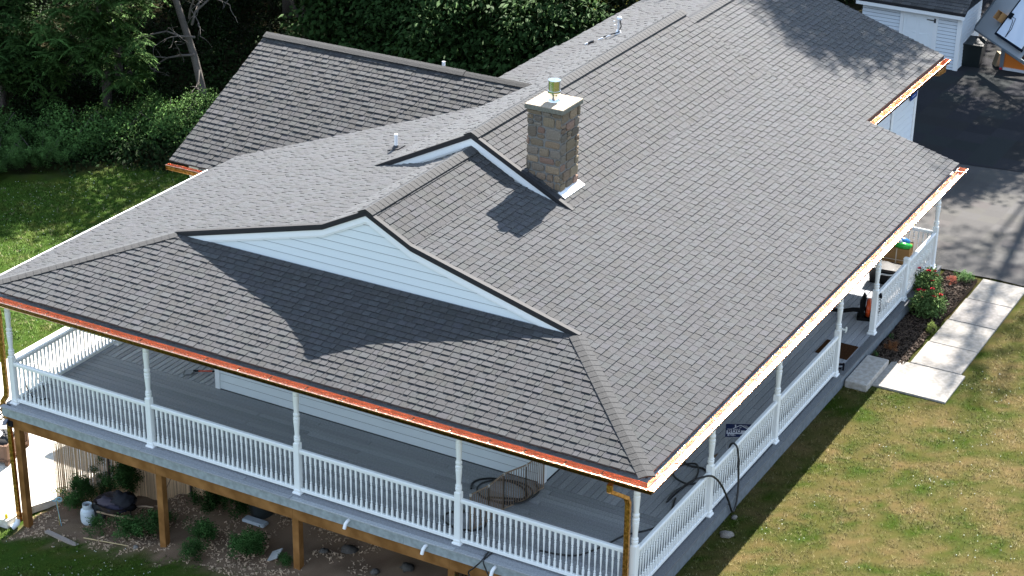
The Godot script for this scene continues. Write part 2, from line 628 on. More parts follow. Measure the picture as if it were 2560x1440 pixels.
func roof() -> void:
	var k1 := 1.0
	var k2 := 2.325
	var e := Vector3(0, 0, -1)
	slope("roof_slope", [[XR, ZF], [-2.47, ZG], [-11.63, ZG], [XL, ZF]], Vector3.RIGHT, Vector3(0, 0, -1), S1, Vector3(XR, Y0, ZF), 0.022, "front porch hip below the white gable")
	slope("roof_slope", [[XR, ZF], [XR, ZB], [XC + k2, ZB], [XC + k2, ZS], [XC + k1, ZS], [XC + k1, ZG], [-2.47, ZG]], e, Vector3.LEFT, S1, Vector3(XR, Y0, ZF), 0.022, "broad right slope running down over the porch")
	slope("roof_slope", [[XC + k1, ZG], [XC + k1, ZS - 0.2], [XC, ZS - 0.2], [XC, ZG]], e, Vector3.LEFT, S2, Vector3(XC, R1, ZG))
	slope("roof_slope", [[XC + k2, ZS], [XC + k2, ZB], [XC, ZB], [XC, ZS]], e, Vector3.LEFT, S2, Vector3(XC, R2, ZS))
	# left side, with the valley of the cross wing
	var w0 := Vector2(XL, -8.226)
	var w1 := Vector2(-9.375, -10.96)
	var w2 := Vector2(-8.54, -11.8)
	slope("roof_slope", [[XL, ZF], [-11.63, ZG], [XC - k1, ZG], [XC - k1, ZS], [XC - k2, ZS], [w1.x, w1.y], [w0.x, w0.y]], e, Vector3.RIGHT, S1, Vector3(XL, Y0, ZF), 0.022, "left slope over the side porch")
	slope("roof_slope", [[XC - k1, ZG], [XC - k1, ZS - 0.2], [XC, ZS - 0.2], [XC, ZG]], e, Vector3.RIGHT, S2, Vector3(XC, R1, ZG))
	slope("roof_slope", [[XC - k2, ZS], [w1.x, w1.y], [w2.x, w2.y], [-9.375, -12.64], [-9.375, ZB], [XC, ZB], [XC, ZS]], e, Vector3.RIGHT, S2, Vector3(XC, R2, ZS))
	slope("roof_slope", [[-9.375, -12.64], [-10.5, -13.24], [-10.5, ZB], [-9.375, ZB]], e, Vector3.RIGHT, S1, Vector3(XL, Y0, ZF))
	# cross wing
	slope("roof_slope", [[-16.02, -7.75], [-14.6, -7.75], [w0.x, w0.y], [w1.x, w1.y], [w2.x, w2.y], [-16.02, -11.8]], Vector3.RIGHT, Vector3(0, 0, -1), S2, Vector3(-15.0, 2.41, -7.75), 0.022, "front slope of the cross wing")
	slope("roof_slope", [[-16.02, -11.8], [w2.x, w2.y], [-9.375, -12.64], [-10.5, -13.24], [-14.6, -15.85], [-16.02, -15.85]], Vector3.RIGHT, Vector3(0, 0, 1), S2, Vector3(-15.0, 2.41, -15.85))
	# garage
	slope("garage_roof_slope", [[-2.15, ZB], [-2.15, -23.1], [-7.1, -23.1], [-7.1, ZB]], e, Vector3.LEFT, 0.326, Vector3(-2.15, 3.17, ZB), 0.1, "garage slope behind the porch roof")
	slope("garage_roof_slope", [[-7.1, ZB], [-7.1, -23.1], [-10.5, -23.1], [-10.5, ZB]], e, Vector3.RIGHT, 0.326, Vector3(-10.5, 3.676, ZB))
	lay_tabs()
	var dr := Vector3(1, -S2, 0).normalized()
	var dl := Vector3(-1, -S2, 0).normalized()
	caps("ridge_vent", Vector3(XC, R1, ZG + 0.01), Vector3(XC, R1, ZS - 0.1), dl, dr, 0.17, 0.035, true, true)
	caps("ridge_vent", Vector3(XC, R2, ZS + 0.01), Vector3(XC, R2, ZB - 0.05), dl, dr, 0.17, 0.035, true, true)
	var gr := Vector3(1, -0.326, 0).normalized()
	var gl := Vector3(-1, -0.326, 0).normalized()
	caps("ridge_vent", Vector3(-7.1, 4.784, ZB - 0.3), Vector3(-7.1, 4.784, -23.1), gl, gr, 0.17, 0.035, true, true)
	var wf := Vector3(0, -S2, 1).normalized()
	var wb := Vector3(0, -S2, -1).normalized()
	caps("ridge_vent", Vector3(-16.02, 4.45, -11.8), Vector3(-10.3, 4.45, -11.8), wb, wf, 0.17, 0.035, true)
	caps("ridge_cap", Vector3(-10.3, 4.45, -11.8), Vector3(-8.55, 4.45, -11.8), wb, wf, 0.15, 0.0)
	for s in [[XR, -2.47], [XL, -11.63]]:
		var a := Vector3(s[0], Y0, ZF)
		var b := Vector3(s[1], Y0 + S1 * 2.78, ZG)
		var al := (b - a).normalized()
		var sx: float = 1.0 if s[0] > -5 else -1.0
		var ns := Vector3(sx * S1, 1, 0).normalized()
		var nf := Vector3(0, 1, S1).normalized()
		var ds := al.cross(ns).normalized()
		if ds.x * sx < 0:
			ds = -ds
		var df := al.cross(nf).normalized()
		if df.z < 0:
			df = -df
		if sx > 0:
			caps("hip_ridge", a, b, df, ds, 0.15, 0.0)
		else:
			caps("hip_ridge", a, b, ds, df, 0.15, 0.0)


# boards laid horizontally, cut to a polygon in the plane x or z = const; p2 = (across, y)
func siding(parent: Node, p2: PackedVector2Array, at: Callable, out: Vector3, expo: float, m: Material, called := "siding_board", y_from := -INF) -> void:
	var lo := Vector2(INF, INF)
	var hi := Vector2(-INF, -INF)
	for q in p2:
		lo = lo.min(q)
		hi = hi.max(q)
	var y := maxf(lo.y, y_from)
	while y < hi.y - 0.02:
		var r := PackedVector2Array([Vector2(lo.x - 1, y), Vector2(hi.x + 1, y), Vector2(hi.x + 1, y + expo - 0.016), Vector2(lo.x - 1, y + expo - 0.016)])
		for piece in Geometry2D.intersect_polygons(r, p2):
			var mb := MB.new()
			var y_here := y
			var pts := PackedVector3Array()
			var back := PackedVector3Array()
			for q in piece:
				var k := clampf((q.y - y_here) / expo, 0.0, 1.0)
				pts.append(at.call(q) + out * lerpf(0.016, 0.006, k))
				back.append(at.call(q))
			if (pts[1] - pts[0]).cross(pts[2] - pts[0]).dot(out) < 0:
				pts.reverse()
				back.reverse()
			for i in range(1, pts.size() - 1):
				mb.tri(pts[0], pts[i], pts[i + 1])
			for i in pts.size():
				var j := (i + 1) % pts.size()
				mb.quad(pts[j], pts[i], back[i], back[j])
			put(called, mb, m, parent)
		y += expo


func gables() -> void:
	var k1 := 1.0
	var h1 := Y0 + S1 * (XR - XC - k1)
	# front gable
	var drop := 0.1
	var wallp := PackedVector2Array([Vector2(XC - 4.7, 3.3), Vector2(XC + 4.7, 3.3), Vector2(XC + 4.6, 3.43 - 0.03), Vector2(XC + k1, h1 - drop), Vector2(XC, R1 - drop), Vector2(XC - k1, h1 - drop), Vector2(XC - 4.6, 3.43 - 0.03)])
	var mb := MB.new()
	mb.poly(wallp, func(q: Vector2) -> Vector3: return Vector3(q.x, q.y, ZG - 0.07), Vector3(0, 0, -0.08))
	var g := put("gable", mb, M.gable_lap_shade, house)
	g.set_meta("label", "wide front gable with bent rakes and pale lap siding")
	siding(g, wallp, func(q: Vector2) -> Vector3: return Vector3(q.x, q.y, ZG - 0.068), Vector3(0, 0, 1), 0.17, M.siding, "siding_board", 3.4)
	var prof := [[XC - 4.62, 3.43], [XC - k1, h1], [XC, R1], [XC + k1, h1], [XC + 4.62, 3.43]]
	rakes(g, prof, ZG, 0.125)
	# upper gable where the ridge steps up
	var k2 := 2.325
	var h2 := R2 - S2 * k2
	var p := PackedVector2Array([Vector2(XC - k2, h2 - 0.5), Vector2(XC + k2, h2 - 0.5), Vector2(XC + k2, h2 - drop), Vector2(XC, R2 - drop), Vector2(XC - k2, h2 - drop)])
	var mb2 := MB.new()
	mb2.poly(p, func(q: Vector2) -> Vector3: return Vector3(q.x, q.y, ZS - 0.07), Vector3(0, 0, -0.08))
	var g2 := put("gable", mb2, M.white_trim, house)
	g2.set_meta("label", "narrow upper gable band where the ridge steps up")
	rakes(g2, [[XC - k2 - 0.06, h2 - 0.02], [XC, R2], [XC + k2 + 0.06, h2 - 0.02]], ZS, 0.15)


func rakes(parent: Node, prof: Array, z: float, deep: float) -> void:
	for i in prof.size() - 1:
		var a := Vector3(prof[i][0], prof[i][1] - 0.1, z - 0.02)
		var b := Vector3(prof[i + 1][0], prof[i + 1][1] - 0.1, z - 0.02)
		var mb := MB.new()
		var d := Vector3(0, -deep, 0)
		var o := Vector3(0, 0, -0.05)
		mb.hexa([a + d, b + d, b + d + o, a + d + o, a, b, b + o, a + o])
		put("rake_board", mb, M.white_trim, parent)
		var dm := MB.new()   # black drip edge over the board
		var t := Vector3(0, 0.115, 0.018)
		var o2 := Vector3(0, 0, -0.1)
		var dd := Vector3(0, -0.112, 0)
		dm.hexa([a + t + dd, b + t + dd, b + t + dd + o2, a + t + dd + o2, a + t, b + t, b + t + o2, a + t + o2])
		put("drip_edge", dm, M.roof_edge, parent)
		var m2 := MB.new()   # small moulding under the board
		var f := Vector3(0, -deep, -0.015)
		m2.hexa([a + f + Vector3(0, -0.035, 0), b + f + Vector3(0, -0.035, 0), b + f + Vector3(0, -0.035, -0.035), a + f + Vector3(0, -0.035, -0.035), a + f + Vector3(0, -0.002, 0), b + f + Vector3(0, -0.002, 0), b + f + Vector3(0, -0.002, -0.035), a + f + Vector3(0, -0.002, -0.035)])
		put("rake_moulding", m2, M.white_trim, parent)


# a gutter along a to b (lip line of the back edge), out = outward; mitre offsets at both ends
func gutter(a: Vector3, b: Vector3, out: Vector3, ma: float, mb_: float, label := "", every := 0.75, first := 0.4, metal: Material = null, wide := 1.47) -> Node3D:
	var outer := [[0.0, 0.0], [0.0, -0.145], [0.085, -0.145], [0.1, -0.12], [0.108, -0.075], [0.13, -0.045], [0.15, -0.03], [0.15, 0.0], [0.13, 0.002]]
	var inner := [[0.13, -0.006], [0.143, -0.008], [0.143, -0.026], [0.125, -0.04], [0.102, -0.072], [0.094, -0.118], [0.081, -0.139], [0.006, -0.139], [0.006, 0.0]]
	var prof := outer + inner
	for p in prof:
		p[0] *= wide
	var d := (b - a).normalized()
	var mb := MB.new()
	var inside := mb
	var face := MB.new()
	for i in prof.size():
		mb = face if i >= 2 and i <= 6 else inside
		var j := (i + 1) % prof.size()
		var p: Array = prof[i]
		var q: Array = prof[j]
		var p0: Vector3 = a + out * p[0] + Vector3.UP * p[1] - d * ma * p[0]
		var q0: Vector3 = a + out * q[0] + Vector3.UP * q[1] - d * ma * q[0]
		var p1: Vector3 = b + out * p[0] + Vector3.UP * p[1] + d * mb_ * p[0]
		var q1: Vector3 = b + out * q[0] + Vector3.UP * q[1] + d * mb_ * q[0]
		if d.cross(Vector3.UP).dot(out) > 0:
			mb.quad(q0, q1, p1, p0)
		else:
			mb.quad(p0, p1, q1, q0)
	mb = inside
	for s in [[a, ma, -1.0], [b, mb_, 1.0]]:
		if s[1] == 0.0:
			var at: Vector3 = s[0]
			mb.box(Vector3(0.001, -0.144, -0.002), Vector3(0.12 * wide, -0.002, 0.002), Transform3D(Basis(out, Vector3.UP, out.cross(Vector3.UP)), at))
	var o := put("gutter", mb, metal if metal else M.copper, house)
	put("gutter_face", face, M.copper_dark_reflection, o)
	if label:
		o.set_meta("label", label)
	var hm := MB.new()
	hm.box(Vector3(0.006, -0.014, -0.016), Vector3(0.145 * wide, -0.009, 0.016))
	hm.box(Vector3(0.0061, -0.03, -0.02), Vector3(0.012, 0.0, 0.02))
	hm.box(Vector3(0.1, -0.03, -0.014), Vector3(0.106, -0.0141, 0.014))
	var hmesh := hm.mesh()
	var s := first
	while s < (b - a).length() - 0.1:
		put("hanger", hmesh, M.copper, o, Transform3D(Basis(out, Vector3.UP, out.cross(Vector3.UP)), a + d * s))
		s += every * rng.randf_range(0.92, 1.08)
	return o


func downspout(path: Array, w := 0.1, d := 0.07) -> void:
	var mb := MB.new()
	var r := PackedVector3Array()
	for p in path:
		r.append(p)
	for i in r.size() - 1:
		var a := r[i]
		var b := r[i + 1]
		var y := (b - a).normalized()
		var x := Vector3.RIGHT if absf(y.x) < 0.8 else Vector3.UP
		var z := x.cross(y).normalized()
		x = y.cross(z).normalized()
		var l := (b - a).length()
		for k in 3:  # ribbed pipe: three slim flutes
			mb.cbox(Vector3(-w / 2 + k * w / 3 + 0.001, -0.012 - 0.001 * k, -d / 2), Vector3(-w / 2 + (k + 1) * w / 3 - 0.001, l + 0.012 + 0.001 * k, d / 2), 0.006, Transform3D(Basis(x, y, z), a))
	put("downspout", mb, M.copper_pipe, house)


func post_mesh(top: float) -> ArrayMesh:
	var mb := MB.new()
	mb.cbox(Vector3(-0.062, 0.0, -0.062), Vector3(0.062, 1.08, 0.062), 0.008)
	mb.lathe([[0.064, 1.06], [0.05, 1.1], [0.05, 1.115], [0.063, 1.125], [0.063, 1.165], [0.05, 1.18], [0.062, 1.195], [0.062, 1.215], [0.048, 1.23], [0.045, 1.27], [0.052, 1.4], [0.059, 1.5], [0.06, 1.54], [0.05, 1.555], [0.064, 1.57], [0.064, 1.61], [0.05, 1.625], [0.05, 1.64], [0.061, 1.66], [0.061, 1.7], [0.047, 1.72], [0.048, 1.78], [0.055, 1.9], [0.061, 2.0], [0.061, 2.05], [0.05, 2.07], [0.06, 2.09], [0.06, 2.12], [0.052, 2.14], [0.052, top]], 16)
	return mb.mesh()


func baluster_mesh() -> ArrayMesh:
	var mb := MB.new()
	var s := 0.0177
	mb.box(Vector3(-s, 0.1, -s), Vector3(s, 0.26, s))
	mb.box(Vector3(-s, 0.7, -s), Vector3(s, 0.87, s))
	mb.lathe([[0.018, 0.26], [0.012, 0.275], [0.02, 0.29], [0.02, 0.305], [0.011, 0.32], [0.012, 0.4], [0.019, 0.58], [0.02, 0.62], [0.012, 0.64], [0.02, 0.655], [0.02, 0.67], [0.012, 0.685], [0.018, 0.7]], 8)
	return mb.mesh()


func railing(a: Vector3, b: Vector3, bal: Mesh) -> void:
	var d := (b - a).normalized()
	var l := (b - a).length()
	var t := Transform3D(Basis(d, Vector3.UP, d.cross(Vector3.UP)), a)
	var o := Node3D.new()
	o.name = "railing"
	var key := "railing_count"
	var k: int = names.get(key, 0)
	names[key] = k + 1
	if k:
		o.name = "railing_%03d" % k
	house.add_child(o, true)
	var top := MB.new()
	top.cbox(Vector3(0.05, 0.9, -0.042), Vector3(l - 0.05, 0.95, 0.042), 0.014, t)
	top.cbox(Vector3(0.05, 0.865, -0.026), Vector3(l - 0.05, 0.902, 0.026), 0.004, t)
	put("top_rail", top, M.white_paint, o)
	var bot := MB.new()
	bot.cbox(Vector3(0.05, 0.05, -0.03), Vector3(l - 0.05, 0.115, 0.03), 0.006, t)
	put("bottom_rail", bot, M.white_paint, o)
	var n := int(round((l - 0.125) / 0.1125))
	var step := (l - 0.125) / n
	for i in range(1, n):
		put("baluster", bal, M.white_paint, o, Transform3D(t.basis, t * Vector3(0.0625 + step * i, 0, 0)))


func porch() -> void:
	# deck boards
	var under := MB.new()
	under.box(Vector3(-14.2, -0.2, -7.2), Vector3(0.1, -0.03, 0.2))
	under.box(Vector3(-3.2, -0.2, -16.75), Vector3(0.1, -0.03, -7.2))
	var deck := put("porch_deck", under, M.deck_dark, house)
	var w := 0.14
	var board := func(x0: float, x1: float, z0: float, z1: float, light: float, gap := 0.005) -> void:
		var mb := MB.new()
		var tone := light * rng.randf_range(0.82, 1.15)
		mb.col = Color(tone * 0.97, tone, tone * 1.03)
		mb.cbox(Vector3(x0 + gap, -0.028, z0 + gap), Vector3(x1 - gap, 0.0, z1 - gap), 0.004)
		put("deck_board", mb, M.deck, deck)
	var z := -2.64
	var i := 0
	while z < 0.13:
		var cuts := [-14.08, -9.5 + 1.3 * (i % 3), -5.1 + 1.1 * ((i + 1) % 3), 0.0]
		for k in 3:
			board.call(cuts[k], cuts[k + 1], z, z + w, 0.36)
		z += w
		i += 1
	var x := -14.08
	while x < -10.96:
		board.call(x, x + w, -7.1, -2.642, 0.42, 0.009)
		x += w
	x = -3.17
	i = 0
	while x < -0.05:
		var cut := -9.0 + 1.4 * (i % 3)
		board.call(x, x + w, cut, -2.642, 0.36)
		board.call(x, x + w, -16.7, cut, 0.36)
		x += w
		i += 1
	# edge boards and fascia
	for k in 4:
		var e0 := -14.25 + 3.6 * k
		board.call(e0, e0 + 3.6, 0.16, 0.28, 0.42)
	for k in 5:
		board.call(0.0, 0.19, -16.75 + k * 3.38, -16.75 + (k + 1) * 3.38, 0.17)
	for k in 2:
		board.call(-14.25, -14.09, -7.1 + k * 3.6, -3.5 + k * 3.6, 0.36)
	var cut2 := [-14.24, -10.32, -7.3, -4.55, -1.9, 0.15]
	for k in 5:
		var mb := MB.new()
		mb.box(Vector3(cut2[k] + 0.003, -0.235, 0.21), Vector3(cut2[k + 1] - 0.003, -0.03, 0.235))
		put("fascia_board", mb, M.fascia, house)
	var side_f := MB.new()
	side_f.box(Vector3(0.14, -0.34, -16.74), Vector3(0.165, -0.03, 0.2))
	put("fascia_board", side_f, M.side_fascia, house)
	var side_l := MB.new()
	side_l.box(Vector3(-14.235, -0.235, -7.1), Vector3(-14.21, -0.03, 0.2))
	put("fascia_board", side_l, M.fascia, house)
	var beam := MB.new()
	var bc := [-14.19, -10.34, -7.06, -3.6, 0.1]
	for k in 4:
		beam = MB.new()
		beam.box(Vector3(bc[k] + 0.002, -0.5, 0.06), Vector3(bc[k + 1] - 0.002, -0.236, 0.18))
		put("deck_beam", beam, M.brown_wood, house)
	for px in [-14.02, -10.34, -7.06, -3.6]:
		var mb := MB.new()
		var gy := ground(px, 0.1) - 0.1
		mb.cbox(Vector3(px - 0.075, gy, -0.045), Vector3(px + 0.075, -0.501, 0.105), 0.006)
		put("deck_post", mb, M.brown_wood, house)
	# posts and railings
	var pm := post_mesh(2.3)
	var bal := baluster_mesh()
	var base := MB.new()
	base.cbox(Vector3(-0.095, 0.0, -0.095), Vector3(0.095, 0.035, 0.095), 0.012)
	base.cbox(Vector3(-0.075, 0.03, -0.075), Vector3(0.075, 0.1, 0.075), 0.014)
	var bm := base.mesh()
	var b := 3.513
	var spots := []
	for k in 5:
		spots.append(Vector3(-k * b, 0, 0))
	for zz in [-3.228, -6.486, -9.907, -12.286, -16.504]:
		spots.append(Vector3(0, 0, zz))
	for zz in [-3.228, -6.6]:
		spots.append(Vector3(-4 * b, 0, zz))
	for s in spots:
		var p := put("porch_post", pm, M.white_paint, house, Transform3D(Basis(), s))
		put("post_base", bm, M.white_paint, p)
	var short := MB.new()
	short.cbox(Vector3(-0.062, 0, -0.062), Vector3(0.062, 1.03, 0.062), 0.008)
	short.cbox(Vector3(-0.075, 1.03, -0.075), Vector3(0.075, 1.06, 0.075), 0.02)
	var sp := put("newel_post", short, M.white_paint, house, Transform3D(Basis(), Vector3(0, 0, -14.383)))
	put("post_base", bm, M.white_paint, sp)
	for k in 4:
		railing(Vector3(-(k + 1) * b, 0, 0), Vector3(-k * b, 0, 0), bal)
	railing(Vector3(0, 0, 0), Vector3(0, 0, -3.228), bal)
	railing(Vector3(0, 0, -3.228), Vector3(0, 0, -6.486), bal)
	railing(Vector3(0, 0, -6.486), Vector3(0, 0, -9.907), bal)
	railing(Vector3(0, 0, -12.286), Vector3(0, 0, -14.383), bal)
	railing(Vector3(0, 0, -14.383), Vector3(0, 0, -16.504), bal)
	railing(Vector3(-1.6, 0, -16.504), Vector3(0, 0, -16.504), bal)
	railing(Vector3(-4 * b, 0, 0), Vector3(-4 * b, 0, -3.228), bal)
	railing(Vector3(-4 * b, 0, -3.228), Vector3(-4 * b, 0, -6.6), bal)
	# header beams and ceiling
	var hb := MB.new()
	hb.box(Vector3(-14.12, 2.2, -0.07), Vector3(0.07, 2.42, 0.07))
	put("header_beam", hb, M.white_paint, house)
	hb = MB.new()
	hb.box(Vector3(-0.07, 2.2, -16.6), Vector3(0.07, 2.42, -0.072))
	put("header_beam", hb, M.white_paint, house)
	hb = MB.new()
	hb.box(Vector3(-14.12, 2.2, -7.0), Vector3(-13.98, 2.42, -0.072))
	put("header_beam", hb, M.white_paint, house)
	hb = MB.new()
	hb.box(Vector3(-14.44, 2.422, -7.0), Vector3(0.34, 2.45, 0.34))
	hb.box(Vector3(-10.9, 2.422, -16.7), Vector3(0.34, 2.45, -7.001))
	put("porch_ceiling", hb, M.white_paint, house)
	for f in [[Vector3(XL, 2.42, ZF - 0.02), Vector3(XR, 2.55, ZF + 0.005)], [Vector3(XR - 0.02, 2.42, ZB), Vector3(XR + 0.005, 2.55, ZF - 0.021)], [Vector3(XL - 0.005, 2.42, -7.3), Vector3(XL + 0.02, 2.55, ZF - 0.021)]]:
		hb = MB.new()
		hb.box(f[0], f[1])
		put("eave_board", hb, M.white_paint, house)
	# spouts through the front fascia
	for q in [Vector3(-5.74, -0.09, 0.235), Vector3(-4.05, -0.1, 0.235), Vector3(-2.6, -0.09, 0.235)]:
		var mb := MB.new()
		mb.tube(PackedVector3Array([q, q + Vector3(0, 0, 0.05), q + Vector3(-0.01, -0.035, 0.1), q + Vector3(-0.02, -0.13, 0.13)]), 0.032, 0.034, 12)
		put("drain_spout", mb, M.pvc, house)


func walls() -> void:
	var core := MB.new()
	core.box(Vector3(-10.92, -0.2, -16.6), Vector3(-3.2, 2.42, -2.66))
	var wall := put("wall", core, M.painted_lap_shade, house)
	var rect := func(a: float, b: float, lo: float, hi: float) -> PackedVector2Array: return PackedVector2Array([Vector2(a, lo), Vector2(b, lo), Vector2(b, hi), Vector2(a, hi)])
	siding(wall, rect.call(-10.84, -3.28, 0.02, 2.4), func(q: Vector2) -> Vector3: return Vector3(q.x, q.y, -2.658), Vector3(0, 0, 1), 0.18, M.siding)
	siding(wall, rect.call(-16.6, -2.76, 0.02, 2.4), func(q: Vector2) -> Vector3: return Vector3(-3.198, q.y, q.x), Vector3(1, 0, 0), 0.18, M.siding)
	siding(wall, rect.call(-11.0, -2.76, 0.02, 2.4), func(q: Vector2) -> Vector3: return Vector3(-10.922, q.y, q.x), Vector3(-1, 0, 0), 0.18, M.siding)
	for q in [[-10.95, -10.84, -2.76, -2.62], [-3.28, -3.165, -2.76, -2.62]]:
		var mb := MB.new()
		mb.box(Vector3(q[0], 0.005, q[2]), Vector3(q[1], 2.41, q[3]))
		put("corner_board", mb, M.white_trim, house)
	# foundation under the porch
	var fnd := MB.new()
	fnd.box(Vector3(-10.8, -3.0, -16.5), Vector3(-3.3, -0.21, -2.8))
	put("foundation", fnd, M.mortar, house)
	# cross wing
	var wing := MB.new()
	wing.box(Vector3(-15.5, -3.0, -15.4), Vector3(-10.93, 2.3, -8.1))
	wing.prism(PackedVector3Array([Vector3(-15.52, 2.3, -8.1), Vector3(-15.52, 4.2, -11.8), Vector3(-15.52, 2.3, -15.5)]), Vector3(0.1, 0, 0))
	var wg := put("wing_wall", wing, M.painted_lap_shade, house)
	siding(wg, rect.call(-15.42, -13.0, -2.6, 2.28), func(q: Vector2) -> Vector3: return Vector3(q.x, q.y, -8.098), Vector3(0, 0, 1), 0.18, M.siding)
	var mbc := MB.new()
	mbc.box(Vector3(-15.54, -2.8, -8.16), Vector3(-15.42, 2.28, -8.05))
	mbc.box(Vector3(-15.62, 2.0, -8.24), Vector3(-15.34, 2.28, -7.97))
	put("corner_board", mbc, M.white_paint, house)
	# garage
	var ga := MB.new()
	ga.box(Vector3(-10.2, -0.9, -22.8), Vector3(-2.72, 3.12, ZB - 0.02))
	ga.prism(PackedVector3Array([Vector3(-10.2, 3.12, -22.82), Vector3(-7.1, 4.7, -22.82), Vector3(-2.72, 3.12, -22.82)]), Vector3(0, 0, 0.1))
	var gw := put("garage_wall", ga, M.painted_lap_shade, house)
	siding(gw, rect.call(-22.68, ZB - 0.05, -0.45, 3.1), func(q: Vector2) -> Vector3: return Vector3(-2.719, q.y, q.x), Vector3(1, 0, 0), 0.2, M.garage_siding)
	var cb := MB.new()
	cb.box(Vector3(-2.8, -0.6, -22.83), Vector3(-2.675, 3.1, -22.68))
	put("corner_board", cb, M.white_paint, house)
	var cs := MB.new()
	cs.box(Vector3(-2.69, -0.45, -20.9), Vector3(-2.668, 3.1, -20.75))
	cs.box(Vector3(-2.69, -0.45, -18.4), Vector3(-2.668, 3.1, -18.3))
	put("trim_board", cs, M.white_trim, house)
	var so := MB.new()
	so.box(Vector3(-2.75, 2.98, -23.05), Vector3(-2.191, 3.0, ZB))
	so.box(Vector3(-2.19, 2.93, -23.08), Vector3(-2.16, 3.07, ZB))
	put("eave_board", so, M.white_paint, house)


func chimney() -> void:
	var x0 := -5.86
	var x1 := -5.11
	var z0 := -7.48
	var z1 := -6.71
	var y0 := 3.9
	var y1 := 5.92
	var core := MB.new()
	core.box(Vector3(x0, y0, z0), Vector3(x1, y1, z1))
	var ch := put("chimney", core, M.mortar, house)
	ch.set_meta("label", "square fieldstone chimney with pale flagstone cap")
	var tones := [Color(0.36, 0.285, 0.205), Color(0.31, 0.255, 0.19), Color(0.38, 0.3, 0.215), Color(0.27, 0.235, 0.195), Color(0.33, 0.255, 0.195), Color(0.36, 0.25, 0.2), Color(0.29, 0.26, 0.22), Color(0.33, 0.275, 0.2)]
	var r2 := RandomNumberGenerator.new()
	r2.seed = 77
	for f in 4:
		var wdt: float = (x1 - x0) if f % 2 == 0 else (z1 - z0)
		var t: Transform3D
		match f:
			0: t = Transform3D(Basis(), Vector3(x0, 0, z1))
			1: t = Transform3D(Basis(Vector3.UP, PI / 2), Vector3(x1, 0, z1))
			2: t = Transform3D(Basis(Vector3.UP, PI), Vector3(x1, 0, z0))
			3: t = Transform3D(Basis(Vector3.UP, -PI / 2), Vector3(x0, 0, z0))
		var y := y0 + 0.01
		while y < y1 - 0.05:
			var h := minf(r2.randf_range(0.15, 0.27), y1 - y)
			if y1 - y - h < 0.08:
				h = y1 - y
			var x := r2.randf_range(-0.12, 0.0)
			while x < wdt - 0.01:
				var w := r2.randf_range(0.15, 0.4)
				var a := maxf(x, -0.015)
				var b := minf(x + w, wdt + 0.015)
				if wdt - b < 0.07:
					b = wdt + 0.015
				if b - a > 0.05:
					if h > 0.19 and b - a < 0.22 and r2.randf() < 0.6:
						var cut := h * r2.randf_range(0.4, 0.6)
						stone(ch, t, a, b, y, y + cut, tones, r2)
						stone(ch, t, a, b, y + cut, y + h, tones, r2)
					else:
						stone(ch, t, a, b, y, y + h, tones, r2)
				x = b if b > x else x + w
			y += h
	var cap := MB.new()
	cap.col = Color(0.17, 0.17, 0.14)
	cap.cbox(Vector3(x0 - 0.065, y1, z0 - 0.065), Vector3(x1 + 0.065, y1 + 0.085, z1 + 0.065), 0.008)
	cap.col = Color(0.34, 0.275, 0.2)
	cap.cbox(Vector3(x0 - 0.062, y1 + 0.0851, z0 - 0.062), Vector3(x1 + 0.062, y1 + 0.1, z1 + 0.062), 0.006)
	put("cap_slab", cap, M.cap_stone, ch)
	var cx := (x0 + x1) / 2 + 0.0
	var cz := (z0 + z1) / 2
	var ft := Transform3D(Basis(), Vector3(cx, y1 + 0.1, cz))
	var fl := MB.new()
	fl.lathe([[0.13, 0.0], [0.125, 0.015], [0.085, 0.05], [0.083, 0.2]], 24, ft)
	put("flue_pipe", fl, M.steel, ch)
	var fc := MB.new()
	fc.lathe([[0.0, 0.17], [0.135, 0.17], [0.138, 0.19], [0.135, 0.225], [0.126, 0.226], [0.126, 0.43], [0.132, 0.435], [0.132, 0.445], [0.0, 0.452]], 28, ft)
	put("flue_cap", fc, M.steel, ch)
	var fs := MB.new()
	var nup := Vector3(S2, 1, 0).normalized()
	for q in [[x1 + 0.001, x1 + 0.17, z0 - 0.05, z1 + 0.06]]:
		var p := PackedVector3Array()
		for k in [[q[0], q[3]], [q[1], q[3]], [q[1], q[2]], [q[0], q[2]]]:
			p.append(Vector3(k[0], main_roof_y(k[0], k[1]) + 0.028, k[1]))
		fs.prism(p, Vector3(0, -0.02, 0))
	put("flashing", fs, M.flashing, ch)


